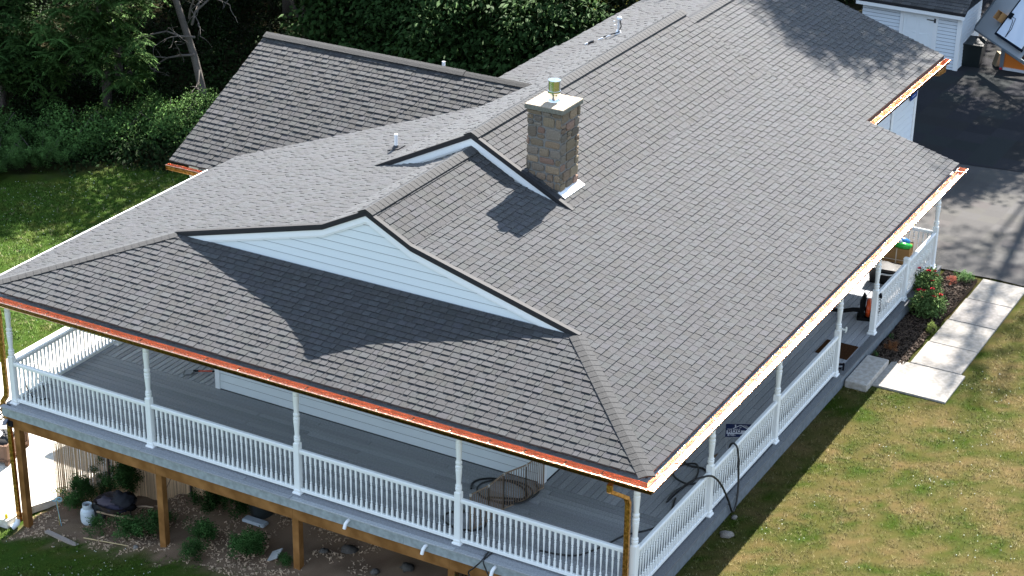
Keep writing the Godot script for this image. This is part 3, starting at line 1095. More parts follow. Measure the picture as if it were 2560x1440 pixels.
func stone(parent: Node, t: Transform3D, a: float, b: float, y0: float, y1: float, tones: Array, r: RandomNumberGenerator) -> void:
	var g := 0.011
	var c := Vector2((a + b) / 2, (y0 + y1) / 2)
	var hx := (b - a) / 2 - g
	var hy := (y1 - y0) / 2 - g
	var rim := []
	var n := 12
	for i in n:
		var an := TAU * (i + 0.5) / n
		var ca := cos(an)
		var sa := sin(an)
		var k := 1.0 / pow(pow(absf(ca), 7.0) + pow(absf(sa), 7.0), 1.0 / 7.0)
		k *= r.randf_range(0.86, 1.0)
		rim.append(c + Vector2(ca * hx, sa * hy) * k)
	var d := r.randf_range(0.024, 0.045)
	var mb := MB.new()
	mb.col = tones[r.randi() % tones.size()] * r.randf_range(0.75, 1.15)
	var mid: Vector3 = t * Vector3(c.x + r.randf_range(-0.02, 0.02), c.y, d * 1.15)
	for i in n:
		var j := (i + 1) % n
		var o0: Vector3 = t * Vector3(rim[i].x, rim[i].y, -0.01)
		var o1: Vector3 = t * Vector3(rim[j].x, rim[j].y, -0.01)
		var m0: Vector3 = t * Vector3(rim[i].x, rim[i].y, d * 0.7)
		var m1: Vector3 = t * Vector3(rim[j].x, rim[j].y, d * 0.7)
		var i0: Vector2 = c + (rim[i] - c) * 0.82
		var i1: Vector2 = c + (rim[j] - c) * 0.82
		var q0: Vector3 = t * Vector3(i0.x, i0.y, d * (0.98 + 0.1 * sin(i * 2.7 + c.x * 9)))
		var q1: Vector3 = t * Vector3(i1.x, i1.y, d * (0.98 + 0.1 * sin(j * 2.7 + c.x * 9)))
		mb.quad(o0, o1, m1, m0)
		mb.quad(m0, m1, q1, q0)
		mb.tri(mid, q0, q1)
	put("stone", mb, M.stone, parent)


func roof_fittings() -> void:
	for q in [[-9.68, -7.74, 0.34], [-11.23, -12.35, 0.3]]:
		var y := main_roof_y(q[0], q[1]) if q[1] > -10 else 4.1
		var mb := MB.new()
		mb.lathe([[0.0, -0.1], [0.04, -0.1], [0.04, q[2]], [0.033, q[2] + 0.001], [0.033, q[2] - 0.06], [0.0, q[2] - 0.06]], 14, Transform3D(Basis(), Vector3(q[0], y, q[1])))
		var vp := put("vent_pipe", mb, M.pvc, house)
		var fl := MB.new()
		var p := PackedVector3Array()
		for k in [[-0.14, 0.14], [0.14, 0.14], [0.14, -0.16], [-0.14, -0.16]]:
			p.append(Vector3(q[0] + k[0], y + 0.03 + k[0] * (S1 if q[1] > -10 else 0.0) - (k[1] * -S2 if q[1] < -10 else 0.0), q[1] + k[1]))
		fl.prism(p, Vector3(0, -0.015, 0))
		fl.lathe([[0.09, 0.0], [0.046, 0.07], [0.042, 0.07]], 14, Transform3D(Basis(), Vector3(q[0], y + 0.02, q[1])))
		put("pipe_boot", fl, M.dark_metal, vp)
	# service mast with its cables on the left slope
	var at := Vector3(-8.68, 4.38, -16.64)
	var ms := MB.new()
	ms.lathe([[0.0, -0.2], [0.028, -0.2], [0.028, 0.36], [0.0, 0.361]], 12, Transform3D(Basis(), at))
	var mast := put("service_mast", ms, M.flashing, house)
	var hd := MB.new()
	hd.blob(at + Vector3(0.02, 0.4, 0.01), Vector3(0.075, 0.065, 0.06), 0.1, 3)
	put("weatherhead", hd, M.flashing, mast)
	var bt := MB.new()
	bt.lathe([[0.1, -0.02], [0.05, 0.1], [0.03, 0.11]], 12, Transform3D(Basis(), at))
	put("mast_boot", bt, M.flashing, mast)
	var ins := MB.new()
	ins.blob(at + Vector3(-0.09, 0.22, 0.03), Vector3(0.028, 0.02, 0.02), 0.0, 1, 5, 8)
	ins.blob(at + Vector3(-0.11, 0.32, 0.03), Vector3(0.025, 0.02, 0.02), 0.0, 1, 5, 8)
	put("insulator", ins, M.pvc, mast)
	var cable := MB.new()
	cable.tube(PackedVector3Array([at + Vector3(0.05, 0.38, 0.03), at + Vector3(0.1, 0.22, 0.05), at + Vector3(0.03, 0.06, 0.07), at + Vector3(-0.15, -0.01, 0.08), at + Vector3(-0.35, -0.11, 0.08), at + Vector3(-0.45, -0.165, 0.09)]), 0.016, 0.016, 7)
	put("cable", cable, M.rubber, mast)
	for k in [[-0.16, 0.12, 0.02, 0], [-0.36, 0.14, 0.025, 0], [-0.62, 0.16, 0.035, 1], [-0.78, 0.08, 0.03, 0]]:
		var c := MB.new()
		var x: float = k[0]
		var p := at + Vector3(x, 0.504 * x + 0.04, 0.1 - 0.02 * x)
		var d: Vector3 = Vector3(-1, -0.504, 0.25).normalized() * float(k[1])
		c.tube(PackedVector3Array([p, p + d * 0.5 + Vector3(0, 0.01, 0), p + d]), k[2], float(k[2]) * 0.8, 9)
		put("splice_sleeve", c, M.rubber if k[3] else M.pvc, mast)


func build_house() -> void:
	house = thing("house", "long single storey house with charcoal shingle roof, wraparound porch and copper gutters", "house")
	walls()
	porch()
	roof()
	gables()
	chimney()
	roof_fittings()
	var gy := 2.565
	gutter(Vector3(XL - 0.005, gy, ZF + 0.006), Vector3(XR + 0.005, gy, ZF + 0.006), Vector3(0, 0, 1), 1.0, 1.0, "front copper gutter")
	gutter(Vector3(XR + 0.006, gy, ZF + 0.005), Vector3(XR + 0.006, gy, -16.8), Vector3(1, 0, 0), 1.0, 0.0, "long right copper gutter")
	gutter(Vector3(XL - 0.006, gy, -7.6), Vector3(XL - 0.006, gy, ZF + 0.005), Vector3(-1, 0, 0), -1.0, 1.0, "left gutter coloured white for its sunlit lip", 0.75, 0.4, M.pvc)  # white colour stands for the sun's glare on the lip
	gutter(Vector3(-16.02, 2.34, -7.74), Vector3(-14.5, 2.34, -7.74), Vector3(0, 0, 1), 0.0, -1.0, "short copper gutter on the cross wing", 0.75, 0.4, null, 1.0)
	gutter(Vector3(-2.13, 3.07, ZB), Vector3(-2.13, 3.07, -23.15), Vector3(1, 0, 0), 0.0, 0.0, "garage copper gutter", 0.75, 0.4, null, 1.1)
	downspout([Vector3(-14.2, 2.4, 0.48), Vector3(-14.2, 2.3, 0.46), Vector3(-14.19, 2.12, 0.12), Vector3(-14.19, 2.0, 0.1), Vector3(-14.19, 0.3, 0.1), Vector3(-14.21, 0.16, 0.1), Vector3(-14.3, 0.02, 0.12), Vector3(-14.3, -0.2, 0.12), Vector3(-14.2, -0.36, 0.14), Vector3(-14.17, -0.5, 0.14), Vector3(-14.15, -2.75, 0.14)])
	downspout([Vector3(-0.3, 2.4, 0.46), Vector3(-0.3, 2.28, 0.46), Vector3(-0.12, 2.06, 0.16), Vector3(-0.1, 1.95, 0.13), Vector3(-0.085, 0.05, 0.13)])
	downspout([Vector3(-2.06, 2.93, -22.9), Vector3(-2.06, 2.8, -22.92), Vector3(-2.2, 2.68, -22.95), Vector3(-2.7, 2.58, -22.95), Vector3(-2.8, 2.45, -22.9), Vector3(-2.8, -0.5, -22.9)])
	# small blue plate on the garage corner
	var mb := MB.new()
	mb.col = Color(0.02, 0.06, 0.2)
	mb.box(Vector3(-2.672, 2.05, -22.72), Vector3(-2.655, 2.4, -22.2))
	mb.col = Color(0.3, 0.38, 0.55)
	mb.box(Vector3(-2.655, 2.22, -22.66), Vector3(-2.652, 2.26, -22.26))
	mb.box(Vector3(-2.655, 2.12, -22.6), Vector3(-2.652, 2.15, -22.32))
	put("wall_plate", mb, M.plain, house)


# ---------------------------------------------------------------- ground
func lawn_tone(x: float, z: float) -> Color:
	var n := nz.get_noise_2d(x * 2.2, z * 2.2) * 0.6 + nz2.get_noise_2d(x * 2.0 + 40, z * 2.0) * 0.55
	if x > -0.5 and z > -17.5:      # dry lawn on the right
		var t := clampf(0.44 + n * 1.1 + 0.15 * nz.get_noise_2d(x * 0.6 + 9, z * 0.6), 0.0, 1.0)
		return Color(0.034, 0.058, 0.007).lerp(Color(0.14, 0.099, 0.045), t)
	var u := clampf(0.18 + n * 0.9, 0.0, 1.0)
	return Color(0.045, 0.085, 0.012).lerp(Color(0.13, 0.1, 0.034), u * u)


func dirt_amount(x: float, z: float) -> float:
	var n := nz.get_noise_2d(x * 3.0, z * 3.0)
	var d := 0.0
	if x < 0.1 and x > -14.1 and z > -8.0:
		d = 1.0 - smooth(0.2, 0.75, z + n * 0.5 - 0.55 * smooth(-11.0, -6.0, x))
	return d


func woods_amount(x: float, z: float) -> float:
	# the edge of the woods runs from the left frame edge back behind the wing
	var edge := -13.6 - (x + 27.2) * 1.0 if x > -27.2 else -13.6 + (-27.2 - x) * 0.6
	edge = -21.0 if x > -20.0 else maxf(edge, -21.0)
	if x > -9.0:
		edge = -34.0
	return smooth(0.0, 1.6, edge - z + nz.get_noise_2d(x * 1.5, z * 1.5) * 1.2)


func build_ground() -> void:
	var xs := []
	var zs := []
	for q in [-420.0, -200.0, -110.0, -70.0, -50.0, -42.0, -36.0]:
		xs.append(q)
	var x := -32.0
	while x <= 9.0:
		xs.append(x)
		x += 0.22
	for q in [11.0, 14.0, 20.0, 32.0, 60.0, 120.0, 260.0, 420.0]:
		xs.append(q)
	for q in [-420.0, -220.0, -130.0, -90.0, -70.0, -58.0, -50.0, -44.0, -39.0]:
		zs.append(q)
	var z := -35.0
	while z <= 5.5:
		zs.append(z)
		z += 0.22
	for q in [8.0, 14.0, 24.0, 40.0, 80.0, 160.0, 300.0]:
		zs.append(q)
	var v := PackedVector3Array()
	var c := PackedColorArray()
	var idx := PackedInt32Array()
	for i in zs.size():
		for j in xs.size():
			var px: float = xs[j]
			var pz: float = zs[i]
			var bump := 0.03 * nz.get_noise_2d(px * 2.0, pz * 2.0)
			var dirt := dirt_amount(px, pz)
			var woods := woods_amount(px, pz)
			var y := ground(px, pz) + bump * (1.0 if px < -0.5 else 0.4)
			y += dirt * 0.14 * nz.get_noise_2d(px * 3.2 + 30, pz * 3.2)
			if dirt > 0.5 and px < -0.6 and pz < -0.4:
				y += 0.45 * smooth(-0.4, -2.2, pz) * smooth(-13.0, -9.0, px)
			if woods > 0.3 and px < -14:
				y += 0.25 * nz.get_noise_2d(px, pz)
			v.append(Vector3(px, y, pz))
			var k := lawn_tone(px, pz)
			var n := 0.5 + 0.5 * nz2.get_noise_2d(px * 2.4, pz * 2.4)
			k = k.lerp(Color(0.19, 0.12, 0.08).lerp(Color(0.33, 0.23, 0.165), n), dirt)
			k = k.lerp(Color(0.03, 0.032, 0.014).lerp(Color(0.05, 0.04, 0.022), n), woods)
			if px < -12.0 and pz < -32.0:   # open meadow behind the woods
				k = k.lerp(Color(0.15, 0.16, 0.03), smooth(-33.0, -35.0, pz))
			c.append(k)
	var w := xs.size()
	for i in zs.size() - 1:
		for j in w - 1:
			var a := i * w + j
			idx.append_array([a, a + 1, a + w, a + 1, a + w + 1, a + w])
	var st := SurfaceTool.new()
	st.begin(Mesh.PRIMITIVE_TRIANGLES)
	for i in v.size():
		st.set_color(c[i])
		st.set_smooth_group(0)
		st.add_vertex(v[i])
	for i in idx:
		st.add_index(i)
	st.generate_normals()
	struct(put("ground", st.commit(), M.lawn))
	sheets()


# a sheet following the ground, from a plan polygon
func sheet(called: String, p2: PackedVector2Array, lift: float, col: Callable, m: Material, cell := 0.5) -> MeshInstance3D:
	var lo := Vector2(INF, INF)
	var hi := Vector2(-INF, -INF)
	for q in p2:
		lo = lo.min(q)
		hi = hi.max(q)
	var mb := MB.new()
	var x := lo.x
	while x < hi.x:
		var z := lo.y
		while z < hi.y:
			for piece in Geometry2D.intersect_polygons(PackedVector2Array([Vector2(x, z), Vector2(x + cell, z), Vector2(x + cell, z + cell), Vector2(x, z + cell)]), p2):
				mb.col = col.call(x, z)
				var q := PackedVector3Array()
				for k in piece:
					q.append(Vector3(k.x, ground(k.x, k.y) + lift, k.y))
				if (q[1] - q[0]).cross(q[2] - q[0]).y < 0:
					q.reverse()
				for i in range(1, q.size() - 1):
					mb.tri(q[0], q[i], q[i + 1])
			z += cell
		x += cell
	return put(called, mb, m)


func wobble(pts: Array, amount: float, sd: int) -> PackedVector2Array:
	var r := RandomNumberGenerator.new()
	r.seed = sd
	var out := PackedVector2Array()
	for i in pts.size():
		var a := Vector2(pts[i][0], pts[i][1])
		var b := Vector2(pts[(i + 1) % pts.size()][0], pts[(i + 1) % pts.size()][1])
		var n := maxi(1, int(a.distance_to(b) / 0.5))
		for k in n:
			out.append(a.lerp(b, float(k) / n) + Vector2(r.randf_range(-amount, amount), r.randf_range(-amount, amount)))
	return out


func sheets() -> void:
	var grey := func(x: float, z: float) -> Color:
		var t := 0.105 * (1.0 + 0.3 * nz.get_noise_2d(x * 0.8, z * 0.8) + 0.12 * nz2.get_noise_2d(x, z))
		return Color(t * 1.04, t, t * 0.96)
	struct(sheet("driveway", wobble([[-2.65, -17.2], [0.3, -17.2], [2.6, -17.3], [14, -18.0], [14, -25.9], [-2.65, -25.9]], 0.05, 3), 0.04, grey, M.asphalt))
	var seal := func(x: float, z: float) -> Color:
		var t := 0.042 * (1.0 + 0.25 * nz2.get_noise_2d(x * 0.5, z * 0.5))
		return Color(t * 0.98, t, t * 1.05)
	var edge := []
	for k in 14:
		var x := -9.0 + k * 1.75
		edge.append([x, -25.0 - 0.9 * smooth(-1.0, 2.0, x) + 0.12 * sin(x * 2.0)])
	edge.append([15, -46])
	edge.append([-9, -46])
	struct(sheet("driveway_sealed", wobble(edge, 0.02, 4), 0.05, seal, M.asphalt, 0.8))
	# mulch bed beside the porch
	var bed := sheet("flower_bed", wobble([[0.17, -11.55], [0.95, -11.9], [1.03, -14.5], [1.02, -17.0], [0.2, -17.15]], 0.05, 6), 0.035, func(x: float, z: float) -> Color:
		var t := 0.03 + 0.02 * nz2.get_noise_2d(x * 4.0, z * 4.0)
		return Color(t, t * 0.74, t * 0.56), M.mulch, 0.2)
	struct(bed)
	# walk of poured slabs
	var walk := Node3D.new()
	walk.name = "walkway"
	add_child(walk)
	struct(walk)
	var cuts := [-10.42, -11.87, -13.12, -14.48, -15.84, -17.15]
	for k in 5:
		var a: float = cuts[k]
		var b: float = cuts[k + 1]
		var mb := MB.new()
		var t := (0.3 if k == 0 else 0.26) + rng.randf_range(-0.015, 0.015)
		mb.col = Color(t, t * 0.93, t * 0.84)
		var xl := 0.69 if k == 0 else 1.04 + 0.02 * k
		var xr := 2.32 if k == 0 else 2.21
		mb.cbox(Vector3(xl, -0.42, b + 0.008), Vector3(xr, ground(1.6, (a + b) / 2) + 0.045 + 0.004 * (k % 2), a - 0.008), 0.012)
		put("paving_slab", mb, M.concrete, walk)
	var step := thing("concrete_step", "single grey concrete step between the porch opening and the walkway", "step", Vector3(0.44, -0.31, -10.8))
	var sm := MB.new()
	sm.col = Color(0.4, 0.375, 0.34)
	sm.cbox(Vector3(-0.25, -0.1, -0.72), Vector3(0.25, 0.16, 0.72), 0.015)
	put("tread", sm, M.concrete, step)
	# patio under and beside the left end of the deck
	var pt := MB.new()
	pt.col = Color(0.66, 0.62, 0.54)
	pt.poly(PackedVector2Array([Vector2(-19.5, -7.5), Vector2(-13.2, -7.5), Vector2(-13.2, -2.6), Vector2(-14.25, -0.4), Vector2(-14.3, 0.36), Vector2(-15.3, 0.42), Vector2(-19.5, 0.3)]), func(q: Vector2) -> Vector3: return Vector3(q.x, -2.72, q.y), Vector3(0, -0.3, 0))
	struct(put("patio", pt, M.concrete))


# ---------------------------------------------------------------- grass
func build_grass() -> void:
	var r := RandomNumberGenerator.new()
	r.seed = 31
	var tufts := []
	for kind in 3:
		var mb := MB.new()
		for i in 8:
			var a := r.randf() * TAU
			var o := Vector3(r.randf_range(-0.03, 0.03), 0, r.randf_range(-0.03, 0.03))
			var h := r.randf_range(0.02, 0.055)
			var d := Vector3(cos(a), 0, sin(a))
			var s := Vector3(-sin(a), 0, cos(a)) * 0.005
			var tip := o + d * h * r.randf_range(0.3, 1.1) + Vector3.UP * h
			var m := (Vector3.UP - d * 0.4 + Vector3(r.randf_range(-0.4, 0.4), 0, r.randf_range(-0.4, 0.4))).normalized()
			mb.tris(o - s, o + s, tip, m, m, m)
		tufts.append(mb.mesh())
	var places := [[], [], []]
	var cols := [[], [], []]
	var flowers := []
	var fcols := []
	for zone in [[-0.3, 9.5, -17.5, 3.0, 95000], [-16.5, 0.0, 0.2, 4.5, 26000], [-30.0, -14.4, -21.0, 1.0, 120000]]:
		for i in zone[4]:
			var x := r.randf_range(zone[0], zone[1])
			var z := r.randf_range(zone[2], zone[3])
			if x > 0.65 and x < 2.36 and z < -10.4 and z > -17.2 and (x > 1.02 or z > -11.9):
				continue
			if x < 0.95 and x > -0.5 and z < -11.5:
				continue
			if x > -14.2 and x < 0.17 and z < 0.25:
				continue
			if x < -13.2 and x > -19.6 and z < 0.4 and z > -7.6:
				continue
			var g := Vector3(x, ground(x, z) - 0.012, z)
			if not in_frame(g, 1.1):
				continue
			if r.randf() < dirt_amount(x, z) * 0.95 or r.randf() < woods_amount(x, z):
				continue
			var k := lawn_tone(x, z)
			var bare := nz2.get_noise_2d(x * 2.0 + 40, z * 2.0)
			if x > 0 and bare > 0.32 and r.randf() < 0.7:
				continue
			k = k * r.randf_range(0.5, 1.7)
			if r.randf() < 0.05:
				k = k.lerp(Color(0.3, 0.26, 0.14), 0.7)
			var s := r.randf_range(0.7, 1.25) * (1.5 if x < -14.0 else 1.0)
			var w := r.randi() % 3
			places[w].append(Transform3D(Basis(Vector3.UP, r.randf() * TAU).scaled(Vector3(s, s * r.randf_range(0.6, 1.1), s)), g))
			cols[w].append(k)
			if (x < -0.5 and r.randf() < 0.02) or (x > 0.9 and nz.get_noise_2d(x * 1.4 + 70, z * 1.4) > 0.12 and r.randf() < 0.02):
				flowers.append(Transform3D(Basis(), g + Vector3(0, 0.04, 0)))
				fcols.append(Color(0.75, 0.76, 0.68) * r.randf_range(0.7, 1.0))
	for w in 3:
		stuff(tag(many("grass", tufts[w], M.grass, places[w], cols[w]), "short patchy grass of the lawns round the house", "grass", "lawn grass"))
	var f := MB.new()
	f.blob(Vector3.ZERO, Vector3(0.009, 0.008, 0.009), 0.1, 2, 4, 6)
	stuff(tag(many("clover_flowers", f.mesh(), M.plain, flowers, fcols), "tiny white clover flowers dotted through the lawn", "clover"))
	var mc := MB.new()
	mc.box(Vector3(-0.022, 0, -0.008), Vector3(0.022, 0.012, 0.008))
	var mp := []
	var mk := []
	for i in 3200:
		var x := r.randf_range(0.2, 0.98)
		var z := r.randf_range(-17.0, -11.7)
		mp.append(Transform3D(Basis(Vector3(r.randf_range(-0.5, 0.5), 1, r.randf_range(-0.5, 0.5)).normalized(), r.randf() * TAU).scaled(Vector3.ONE * r.randf_range(0.6, 1.5)), Vector3(x, ground(x, z) + 0.04, z)))
		mk.append(Color(0.05, 0.036, 0.027) * r.randf_range(0.3, 2.0))
	stuff(tag(many("mulch_chips", mc.mesh(), M.plain, mp, mk), "dark bark mulch chips covering the bed beside the porch", "mulch"))
	# wood chips under the deck
	var chip := MB.new()
	chip.box(Vector3(-0.02, 0, -0.007), Vector3(0.02, 0.006, 0.007))
	var cp := []
	var cc := []
	for i in 14000:
		var x := r.randf_range(-14.2, -1.0)
		var z := r.randf_range(-2.5, 0.8)
		if dirt_amount(x, z) < 0.35 or nz.get_noise_2d(x * 2.0, z * 2.0 + 50) < -0.15 + 0.5 * smooth(-9.0, -4.0, x):
			continue
		cp.append(Transform3D(Basis(Vector3(r.randf(), 1, r.randf()).normalized(), r.randf() * TAU).scaled(Vector3.ONE * r.randf_range(0.6, 1.6)), Vector3(x, ground_top(x, z) + 0.004, z)))
		cc.append(Color(0.46, 0.33, 0.22) * r.randf_range(0.5, 1.2))
	stuff(tag(many("wood_chips", chip.mesh(), M.plain, cp, cc), "pale wood chips scattered on the bare soil under the deck", "wood chips"))


func ground_top(x: float, z: float) -> float:
	var dirt := dirt_amount(x, z)
	var y := ground(x, z) + 0.03 * nz.get_noise_2d(x * 2.0, z * 2.0) * (1.0 if x < -0.5 else 0.4)
	y += dirt * 0.14 * nz.get_noise_2d(x * 3.2 + 30, z * 3.2)
	if dirt > 0.5 and x < -0.6 and z < -0.4:
		y += 0.45 * smooth(-0.4, -2.2, z) * smooth(-13.0, -9.0, x)
	return y


# ---------------------------------------------------------------- plants and trees
func leaf(mb: MB, at: Vector3, dir: Vector3, nrm: Vector3, l: float, w: float) -> void:
	var s := dir.cross(nrm).normalized() * w
	var mid := at + dir * l * 0.45 - nrm * l * 0.06
	var tip := at + dir * l - nrm * l * 0.16
	var n1 := (nrm + s.normalized() * 0.35).normalized()
	var n2 := (nrm - s.normalized() * 0.35).normalized()
	mb.tris(at, mid + s + nrm * l * 0.07, tip, n1, n1, n1)
	mb.tris(at, tip, mid - s + nrm * l * 0.07, n2, n2, n2)


func clump(kind: String, sd: int) -> ArrayMesh:
	var r := RandomNumberGenerator.new()
	r.seed = sd
	var mb := MB.new()
	var rv := func() -> Vector3: return Vector3(r.randfn(), r.randfn(), r.randfn()).normalized()
	if kind == "broad":
		for i in 42:
			var d: Vector3 = rv.call()
			var p := d * pow(r.randf(), 0.5) * 0.5
			var n: Vector3 = (Vector3.UP * 1.1 + rv.call() * 0.8).normalized()
			var dir: Vector3 = (d + rv.call() * 0.6 - Vector3.UP * 0.25).normalized()
			mb.col = Color(1, 1, 1) * r.randf_range(0.7, 1.25)
			leaf(mb, p, dir, n, r.randf_range(0.11, 0.19), r.randf_range(0.035, 0.06))
	elif kind == "frond":
		for i in 7:
			var a := TAU * i / 7.0 + r.randf() * 0.6
			var dir := Vector3(cos(a), r.randf_range(-0.5, 0.35), sin(a)).normalized()
			var l := r.randf_range(0.4, 0.62)
			mb.col = Color(1, 1, 1) * r.randf_range(0.7, 1.2)
			for k in 8:
				var t := (k + 1.0) / 8.0
				var p := dir * l * t - Vector3.UP * 0.22 * t * t
				var side := dir.cross(Vector3.UP).normalized()
				for s in [-1.0, 1.0]:
					leaf(mb, p, (side * s + dir * 0.45 - Vector3.UP * 0.25).normalized(), (Vector3.UP + side * s * 0.2 + rv.call() * 0.25).normalized(), 0.17 * (1.1 - 0.5 * absf(t - 0.45)), 0.027)
			leaf(mb, dir * l - Vector3.UP * 0.22, (dir - Vector3.UP * 0.5).normalized(), Vector3.UP, 0.15, 0.027)
	else:   # herb: upright leafy stems
		for i in 9:
			var a := r.randf() * TAU
			var o := Vector3(cos(a), 0, sin(a)) * r.randf() * 0.3
			var lean := Vector3(r.randf_range(-0.3, 0.3), 1, r.randf_range(-0.3, 0.3)).normalized()
			var h := r.randf_range(0.3, 0.65)
			mb.col = Color(1, 1, 1) * r.randf_range(0.7, 1.2)
			for k in 7:
				var t := (k + 1.0) / 7.0
				var b := r.randf() * TAU
				var d := Vector3(cos(b), r.randf_range(-0.1, 0.5), sin(b)).normalized()
				leaf(mb, o + lean * h * t, d, (Vector3.UP + rv.call() * 0.5).normalized(), r.randf_range(0.08, 0.15), 0.026)
	return mb.mesh()


var clumps := {}


func foliage(called: String, kind: String, lobes: Array, count: int, size: float, tone: Color, parent: Node, sd: int, shell := 0.35) -> MultiMeshInstance3D:
	if not clumps.has(kind):
		clumps[kind] = clump(kind, 11 + kind.length())
	var r := RandomNumberGenerator.new()
	r.seed = sd
	var places := []
	var cols := []
	var total := 0.0
	for l in lobes:
		total += pow(l[1].x * l[1].y * l[1].z, 0.67)
	for l in lobes:
		var n := int(count * pow(l[1].x * l[1].y * l[1].z, 0.67) / total)
		for i in n:
			var d := Vector3(r.randfn(), r.randfn(), r.randfn()).normalized()
			var k := pow(r.randf(), shell)
			var p: Vector3 = l[0] + d * l[1] * k
			if nz.get_noise_3dv(p * 2.0 + Vector3(sd, 0, 0)) < -0.22:
				continue
			var s := size * r.randf_range(0.7, 1.3)
			places.append(Transform3D(Basis(Vector3.UP, r.randf() * TAU).rotated(Vector3(r.randfn(), 0, r.randfn()).normalized(), r.randf() * 0.5).scaled(Vector3.ONE * s), p))
			cols.append(tone * r.randf_range(0.65, 1.35))
	return stuff(many(called, clumps[kind], M.leaf, places, cols, parent))


func tree(label: String, x: float, z: float, h: float, lean: Vector3, lobes: Array, kind: String, count: int, size: float, tone: Color, tr: float, sd: int, group := "", dead := false) -> Node3D:
	var r := RandomNumberGenerator.new()
	r.seed = sd
	var y := ground(x, z) - 0.15
	var t := thing("tree", label, "tree", Vector3(x, y, z), 0.0, group)
	var mb := MB.new()
	var path := PackedVector3Array()
	for k in 7:
		var f := k / 6.0
		path.append(Vector3(lean.x * f * (0.4 + 0.6 * f), h * f, lean.z * f * (0.4 + 0.6 * f)) + Vector3(sin(f * 5.0 + sd), 0, cos(f * 4.0 + sd)) * 0.12 * f)
	mb.tube(path, tr, tr * 0.3, 10)
	put("trunk", mb, M.dead_bark if dead else M.bark, t)
	var lm := MB.new()
	for l in lobes:
		var e: Vector3 = l[0]
		var f := clampf(e.y / h * 0.6, 0.2, 0.9)
		var a := path[int(f * 6.0)]
		lm.tube(PackedVector3Array([a, a.lerp(e, 0.5) + Vector3(r.randfn() * 0.2, r.randf() * 0.4, r.randfn() * 0.2), e]), tr * 0.35, tr * 0.08, 6)
		for q in 3:
			var d := Vector3(r.randfn(), r.randfn() * 0.6, r.randfn()).normalized()
			var b := a.lerp(e, 0.5 + 0.2 * q)
			lm.tube(PackedVector3Array([b, b + d * l[1] * 0.5 + Vector3(0, 0.1, 0), b + d * l[1] * 0.95]), tr * 0.14, tr * 0.03, 5)
	put("limbs", lm, M.dead_bark if dead else M.bark, t)
	if count:
		foliage("crown", kind, lobes, count, size, tone, t, sd)
	return t


func crown_lobes(h: float, w: float, sd: int, low := 0.4) -> Array:
	var r := RandomNumberGenerator.new()
	r.seed = sd
	var out := [[Vector3(0, h * 0.86, 0), Vector3(w * 0.55, h * 0.16, w * 0.55)]]
	for i in 7:
		var a := TAU * i / 7.0 + r.randf()
		var f := r.randf_range(low, 0.8)
		var d := w * r.randf_range(0.45, 0.75)
		out.append([Vector3(cos(a) * d, h * f, sin(a) * d), Vector3(w * 0.42, h * 0.13, w * 0.42) * r.randf_range(0.8, 1.2)])
	return out


func dead_limb(called: String, mb: MB, from: Vector3, dir: Vector3, l: float, r0: float, r: RandomNumberGenerator, depth: int) -> void:
	var p := PackedVector3Array([from])
	var d := dir.normalized()
	for k in 4:
		d = (d + Vector3(r.randfn(), r.randfn() - 0.25, r.randfn()) * 0.22).normalized()
		p.append(p[k] + d * l / 4.0)
	mb.tube(p, r0, r0 * 0.35, 6)
	if depth > 0:
		for k in 4:
			var at := p[1 + k % 4]
			dead_limb(called, mb, at, (d + Vector3(r.randfn(), r.randfn() * 0.7, r.randfn()) * 0.9), l * r.randf_range(0.35, 0.6), r0 * 0.5, r, depth - 1)


